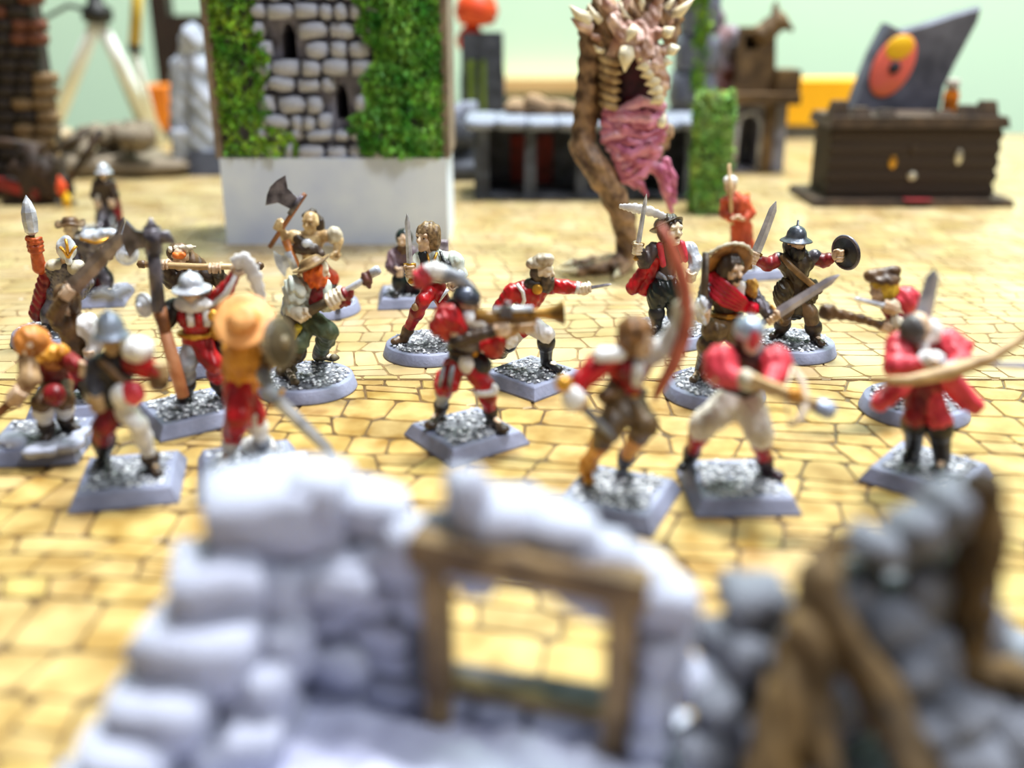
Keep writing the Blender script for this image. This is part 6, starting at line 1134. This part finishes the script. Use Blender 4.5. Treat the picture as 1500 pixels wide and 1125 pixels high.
# ------------------------------------------------------------------ running archer
F = Fig('running archer in red and white jerkin lifting a curved red bow', 903, 738, 'square', -0.42, 0.34)
J = mk(F, dict(fa=(858, 686), ta=(862, 704), fb=(914, 676), tb=(912, 694)), head=(934, 495, 3), neck=(926, 514, 1), chest=(922, 538, 0), pel=(916, 584, 0), sa=(886, 526, 3), ea=(852, 558, 5), ha=(840, 584, 7), sb=(946, 522, 0), eb=(976, 506, 1), hb=(1001, 462, 3), ka=(890, 632, 6), kb=(945, 622, 5))
H = head_frame((0.8, -0.6, 0.1)); body(F, J, H, SKIN, [fist(J['ha'], V(-.6, 0, .8), J['ea']), fist(J['hb'], V(.05, 0, 1), J['eb'])], 1.2)
hair(F, J['head'], H, mat('hair_auburn', (150, 104, 56), (88, 56, 26), 600, .5), 1.3, 2.3); F.add('jerkin', torso(J, .6), RED, .12)
for x in (915, 934): F.mb('jerkin_stripe', MB().tube([F.p(x+2, 522, 3.0), F.p(x, 540, 4.0), F.p(x-2, 566, 3.6)], [1.0, 1.3, .9], 8, flat=.6), WHITE if x > 920 else DRED)
F.add('sleeve', [cap(J['sa'], J['ea'], 2.5, 1.9), cap(J['ea'], J['ha']*.6+J['ea']*.4, 1.8, 1.5)], RED, .14); F.add('sleeve_stripe', [cap(F.p(880, 520, 5.4), F.p(908, 518, 3.6), 1.4, 1.4)], WHITE, .1); F.add('sleeve', [cap(J['sb'], J['eb'], 2.3, 2.0), cap(J['eb'], J['hb']*.75+J['eb']*.25, 1.9, 1.5)], WHITE, .14)
F.add('glove', [ell(J['ha'], (2.2, 1.9, 2.4))], WHITE, .1); F.add('glove', fist(J['hb'], V(.05, 0, 1), J['eb'], 1.2, 1.35)+[cap(F.p(1006, 440, 3), J['hb'], 1.5, 1.8)], BONE, .1)
bw = [F.p(967, 330, 3), F.p(980, 356, 3.4), F.p(994, 392, 4), F.p(1003, 424, 4.4), F.p(1006, 460, 4.6), F.p(1001, 496, 4.6), F.p(986, 536, 4.4), F.p(966, 570, 4), F.p(958, 586, 3.6)]
F.mb('curved_bow', MB().tube(bw, [.5, 1.0, 1.25, 1.2, 1.1, 1.25, 1.25, .9, .4], 12), mat('bow_red', (190, 96, 70), (152, 66, 44), 200, .4))
sword(F, F.p(846, 588, 7), F.p(902, 644, 9), .9, mat('dagger_steel', (170, 172, 178), (120, 122, 130), 200, .35, .4), GOLD, 1.6, name='dagger', pommel=3.0); F.add('gold_pommel', [ell(F.p(826, 562, 7), (1.6, 1.4, 1.5))], GOLD)
F.add('breeches', [cap(J['pa'], J['ka'], 2.7, 2.2, .8), cap(J['pb'], J['kb'], 2.8, 2.2, .8), ell(J['pel'], (3.3, 2.8, 2.4), None, 1)]+leg(J, 'a', .55, .3)+leg(J, 'b', .6, .3), mat('breeches_brown', (108, 84, 52), (58, 42, 24), 260, .45), .15); F.add('hose', leg(J, 'a', .35, 1, frm=.95)+leg(J, 'b', .35, 1, frm=.95), OCHRE, .05); belt(F, J, BROWN, .2, (3.6, 3.0), .6)
F.add('skirt_flap', [cap(F.p(900, 572, 2), F.p(886, 580, 3), 2.0, 1.4)], BROWN, .15)
for c in 'ab': F.add('shoe', boot(J, c, .85, .4, 0), OCHRE if c == 'a' else mat('shoe_slate', (84, 88, 104), (50, 54, 66), 200, .45))
# ------------------------------------------------------------------ far monk and far dwarf
F = Fig('monk in orange red robe standing by the ivy pillar', 1092, 402, 'square', 0.3, 0.42)
J = mk(F, dict(fa=(1086, 386), ta=(1083, 391), fb=(1098, 386), tb=(1101, 391)), head=(1070, 272, 1), neck=(1073, 284, 0), chest=(1078, 298, 0), pel=(1086, 334, 0), sa=(1064, 296, 1), ea=(1062, 312, 2), ha=(1072, 320, 4), sb=(1090, 296, 0), eb=(1098, 312, 1), hb=(1090, 322, 3), ka=(1084, 362, 2), kb=(1094, 362, 1))
H = head_frame((-.5, -.85, 0)); body(F, J, H, SKIN, [open_hand(J['ha'], V(.5, -.5, .4)), open_hand(J['hb'], V(-.5, -.5, .3))], 1.05); F.add('robe', torso(J, .7)+arm(J, 'a', .7, .8)+arm(J, 'b', .8, .85)+[cap(J['pel'], F.p(1088, 376, 0), 3.6, 4.6, 1.2)], mat('monk_robe', (206, 84, 44), (140, 46, 20), 200, .5), .22); F.add('hood', [ell(F.p(1076, 292, -1), (3.4, 2.8, 2.4)), cap(F.p(1080, 290, -1), F.p(1094, 286, -1), 2.0, 1.2)], ORANGE, .15)
F.add('skull_cap', [ell(J['head']+V(0, .4, 1.7), (2.5, 2.3, 1.8))], WHITE); pole(F, [F.p(1072, 330, 4), F.p(1068, 240, 4)], .6, LWOOD, 'staff')
for c in 'ab': F.add('sandal', boot(J, c, .8, .3, 0), BROWN)
F = Fig('dark hooded dwarf crouched behind the youth with the sword', 600, 441, 'square', 0.1, 0.38)
J = mk(F, dict(fa=(586, 424), ta=(580, 431), fb=(616, 424), tb=(622, 431)), head=(592, 352, 1), neck=(592, 364, 0), chest=(592, 376, 0), pel=(598, 400, 0), sa=(578, 374, 1), ea=(574, 390, 3), ha=(584, 398, 5), sb=(608, 372, 0), eb=(616, 388, 2), hb=(608, 398, 4), ka=(584, 410, 4), kb=(614, 410, 3))
H = head_frame((-.2, -.95, 0)); body(F, J, H, SKIN3, [fist(J['ha'], V(0, 0, 1), J['ea']), fist(J['hb'], V(0, 0, 1), J['eb'])], 1.1)
F.add('hood', [ell(J['head']+V(0, .5, .8), (2.8, 2.6, 2.9), None, .6), cut(ell(J['head']-V(0, 2.8, .2), (1.7, 2, 2)))], BGREEN, .1); F.add('cloak', torso(J, .8)+arm(J, 'a', .8, .8)+arm(J, 'b', .8, .8)+[cap(J['pel'], F.p(600, 420, -1), 3.6, 4.2, 1)], mat('cloak_plum', (118, 92, 100), (66, 48, 54), 260, .5), .2); beard(F, J['head'], H, BROWN, 1.1, 2.6); F.add('trousers', leg(J, 'a', .5)+leg(J, 'b', .5), BGREEN)
for c in 'ab': F.add('boot', boot(J, c, .4, .5, .3), BLACK)
# ================================================================== the large monster
mo = G(905, 392); MY = mo[1]; mn = thing('tentacled_monster', 'tall bony monster with fanged maw, pink entrails and one long brown leg', 'miniature', mo)
MP = lambda x, y, d=0: P(x, y, MY-d)
M_bone = mat('monster_hide', (170, 136, 102), (78, 54, 36), 190, .55, bump=.4, bscale=500); M_gut = mat('monster_gut', (212, 134, 162), (160, 76, 108), 160, .4); M_tooth = mat('monster_tooth', (246, 240, 216), (222, 206, 168), 160, .4); M_maw = mat('monster_maw', (74, 14, 28), (34, 6, 14), 160, .5); M_pale = mat('monster_pale', (226, 198, 184), (160, 116, 100), 160, .5)
def chain(pts, rad, k=.8):
    q = [MP(*p) for p in pts]; return [cap(q[i], q[i+1], rad[i], rad[i+1], k) for i in range(len(q)-1)]
ft = MP(912, 384, 0)
solid_part('leg', chain([(866, 30, -4), (864, 100, -3), (858, 170, -2), (852, 214, 0), (872, 244, 3), (898, 284, 3), (912, 320, 1), (920, 356, 0), (914, 384, 0)], [3.6, 3.8, 4.0, 4.2, 4.6, 4.4, 4.2, 3.8, 4.2])+chain([(914, 384, 0), (880, 392, 8), (842, 396, 12)], [3.6, 2.6, 1.6])+chain([(914, 386, 0), (872, 384, 2), (836, 386, 4)], [3.2, 2.4, 1.4])+chain([(916, 388, 0), (906, 400, 12)], [3.2, 1.8]), M_bone, mn, .7, .45, ffreq=.9)
for a, b in (((844, 396, 12), (822, 398, 14)), ((838, 386, 4), (820, 390, 5)), ((906, 400, 12), (898, 407, 17))): MB().tube([MP(*a), MP(*b)], [1.7, .3], 8).build('claw', M_tooth, mn, True)
solid_part('torso', chain([(884, 20, 0), (896, 60, 0), (888, 120, -2), (888, 168, -2)], [5.4, 4.6, 3.0, 2.4])+chain([(890, 40, 0), (930, 20, 0), (960, -20, -2)], [5, 6, 8])+chain([(864, 40, -3), (884, 20, 0)], [4, 5])+chain([(940, 10, 0), (980, 30, 2), (982, 60, 4)], [5.5, 4.0, 2.6])+chain([(976, 20, 0), (1010, -6, 2)], [3.0, 1.4])+chain([(888, 168, -2), (905, 200, -3), (925, 225, -3)], [2.4, 2.6, 2.2])+chain([(950, 150, -3), (975, 190, -3), (965, 225, -3)], [2.2, 2.4, 2.0]), M_bone, mn, .7, .7, ffreq=1.0)
solid_part('skull', chain([(925, 44, 6), (940, 66, 8), (956, 92, 9), (968, 122, 8), (966, 148, 6)], [3.2, 4.2, 4.0, 2.8, 1.4])+chain([(945, 40, 5), (960, 16, 4)], [3.4, 3.0])+chain([(955, 76, 9), (984, 72, 10)], [2.6, 1.2])+chain([(950, 52, 8), (978, 46, 9)], [2.6, 1.2])+chain([(920, 46, 6), (903, 62, 4), (892, 84, 3)], [2.8, 2.2, 1.6])+chain([(900, 30, 6), (912, 60, 7)], [2.6, 1.6])+[cut(ell(MP(936, 66, 13), (2.0, 2.4, 1.6))), cut(ell(MP(954, 86, 14), (1.6, 2.4, 1.2)))], M_pale, mn, .5, .4, ffreq=1.5)
solid_part('maw', [ell(MP(930, 120, -3), (9.5, 2.6, 14)), ell(MP(918, 146, -2), (6.5, 2.2, 7))], M_maw, mn, .7, .15)
for (x0, y0), (x1, y1), r in [((919, 70), (915, 106), 2.9), ((953, 94), (932, 100), 2.3), ((958, 106), (938, 112), 2.3), ((964, 118), (944, 124), 2.2), ((967, 130), (948, 136), 2.1), ((968, 142), (952, 152), 2.0), ((974, 50), (988, 40), 2.2), ((980, 74), (996, 69), 2.0), ((970, 90), (986, 92), 1.5), ((968, 184), (974, 166), 1.7), ((946, 84), (934, 88), 1.5), ((930, 40), (918, 62), 1.8)]:
    MB().tube([MP(x0, y0, 10), MP((x0*1.3+x1*.7)/2, (y0*1.3+y1*.7)/2, 11), MP(x1, y1, 10.5)], [r*.8, r, .2], 8).build('tooth', M_tooth, mn, True)
M_rib = mat('monster_rib', (206, 180, 138), (140, 108, 72), 160, .5)
for i in range(6):
    y = 88+13*i; MB().tube([MP(880, y-4, 0), MP(890, y, 4), MP(902, y+5, 5), MP(911-i*.5, y+6, 4)], [1.2, 1.6, 1.4, .5], 8).build('rib', M_rib, mn, True)
r4 = random.Random(3)
sp_ = [((864, 30), (834, 8), 2.6), ((866, 42), (836, 26), 2.2), ((926, 36), (908, 2), 1.9), ((900, 20), (880, -14), 2.4), ((985, 26), (1018, -4), 2.2), ((960, 10), (975, -20), 2.4), ((880, 30), (862, 6), 1.6), ((916, 16), (924, -12), 1.8), ((944, 14), (940, -14), 1.9), ((976, 36), (1004, 14), 1.7), ((968, 20), (992, -8), 1.8), ((878, 56), (862, 44), 1.4), ((884, 74), (870, 66), 1.2)]
for i, ((x0, y0), (x1, y1), r) in enumerate(sp_):
    MB().tube([MP(x0, y0, 4), MP((x0+x1)/2-2, (y0+y1)/2+3, 5), MP(x1, y1, 5)], [r, r*.7, .2], 8).build('spike', M_tooth if i % 2 == 0 else M_pale, mn, True)
M_gutd = mat('monster_gut_dark', (120, 40, 64), (70, 20, 36), 160, .45)
solid_part('gut_core', [cap(MP(928, 165, -2), MP(934, 222, -2), 6.5, 4.0), cap(MP(934, 222, -1), MP(950, 250, 0), 3.0, 1.6)], M_gutd, mn, .8, .4, ffreq=1)
M_gutp = mat('monster_gut_pale', (236, 184, 206), (200, 128, 160), 160, .4)
for i in range(20):
    y = 160+i*4.4; w_ = 42 if y < 205 else 42-(y-205)*.55; o_ = r4.uniform(-10, 10)
    pts = [MP(930-w_+r4.uniform(-3, 10), y+r4.uniform(-8, 8), 1+r4.uniform(0, 2)), MP(930-w_*.4+o_, y+r4.uniform(-9, 12), 5+r4.uniform(-1, 2.5)), MP(930+w_*.3+o_, y+r4.uniform(-12, 9), 5+r4.uniform(-1, 2.5)), MP(930+w_*.95, y+r4.uniform(-8, 8), 1+r4.uniform(0, 2))]
    rr = r4.uniform(1.1, 1.9); solid_part('entrail', [cap(pts[j], pts[j+1], rr, rr*r4.uniform(.7, 1.1), .5) for j in range(3)], M_gut if i % 3 else M_gutp, mn, .5, .15, ffreq=1.6)
for pts, rd in (([(945, 235, 2), (968, 250, 3), (976, 280, 3), (984, 312, 2)], [2.4, 2.2, 1.8, .8]), ([(920, 225, 3), (914, 250, 4), (936, 268, 4), (948, 286, 3)], [2.0, 1.8, 1.6, .6]), ([(900, 190, 2), (902, 225, 4), (914, 262, 4), (930, 272, 4)], [1.8, 1.6, 1.5, 1.2]), ([(960, 225, 2), (940, 255, 4), (920, 262, 5)], [1.8, 1.8, 1.2]), ([(975, 235, 1), (985, 262, 1), (986, 296, 1)], [1.4, 1.6, 1.4])): solid_part('tentacle', chain(pts, rd), M_gut, mn, .5, .2)
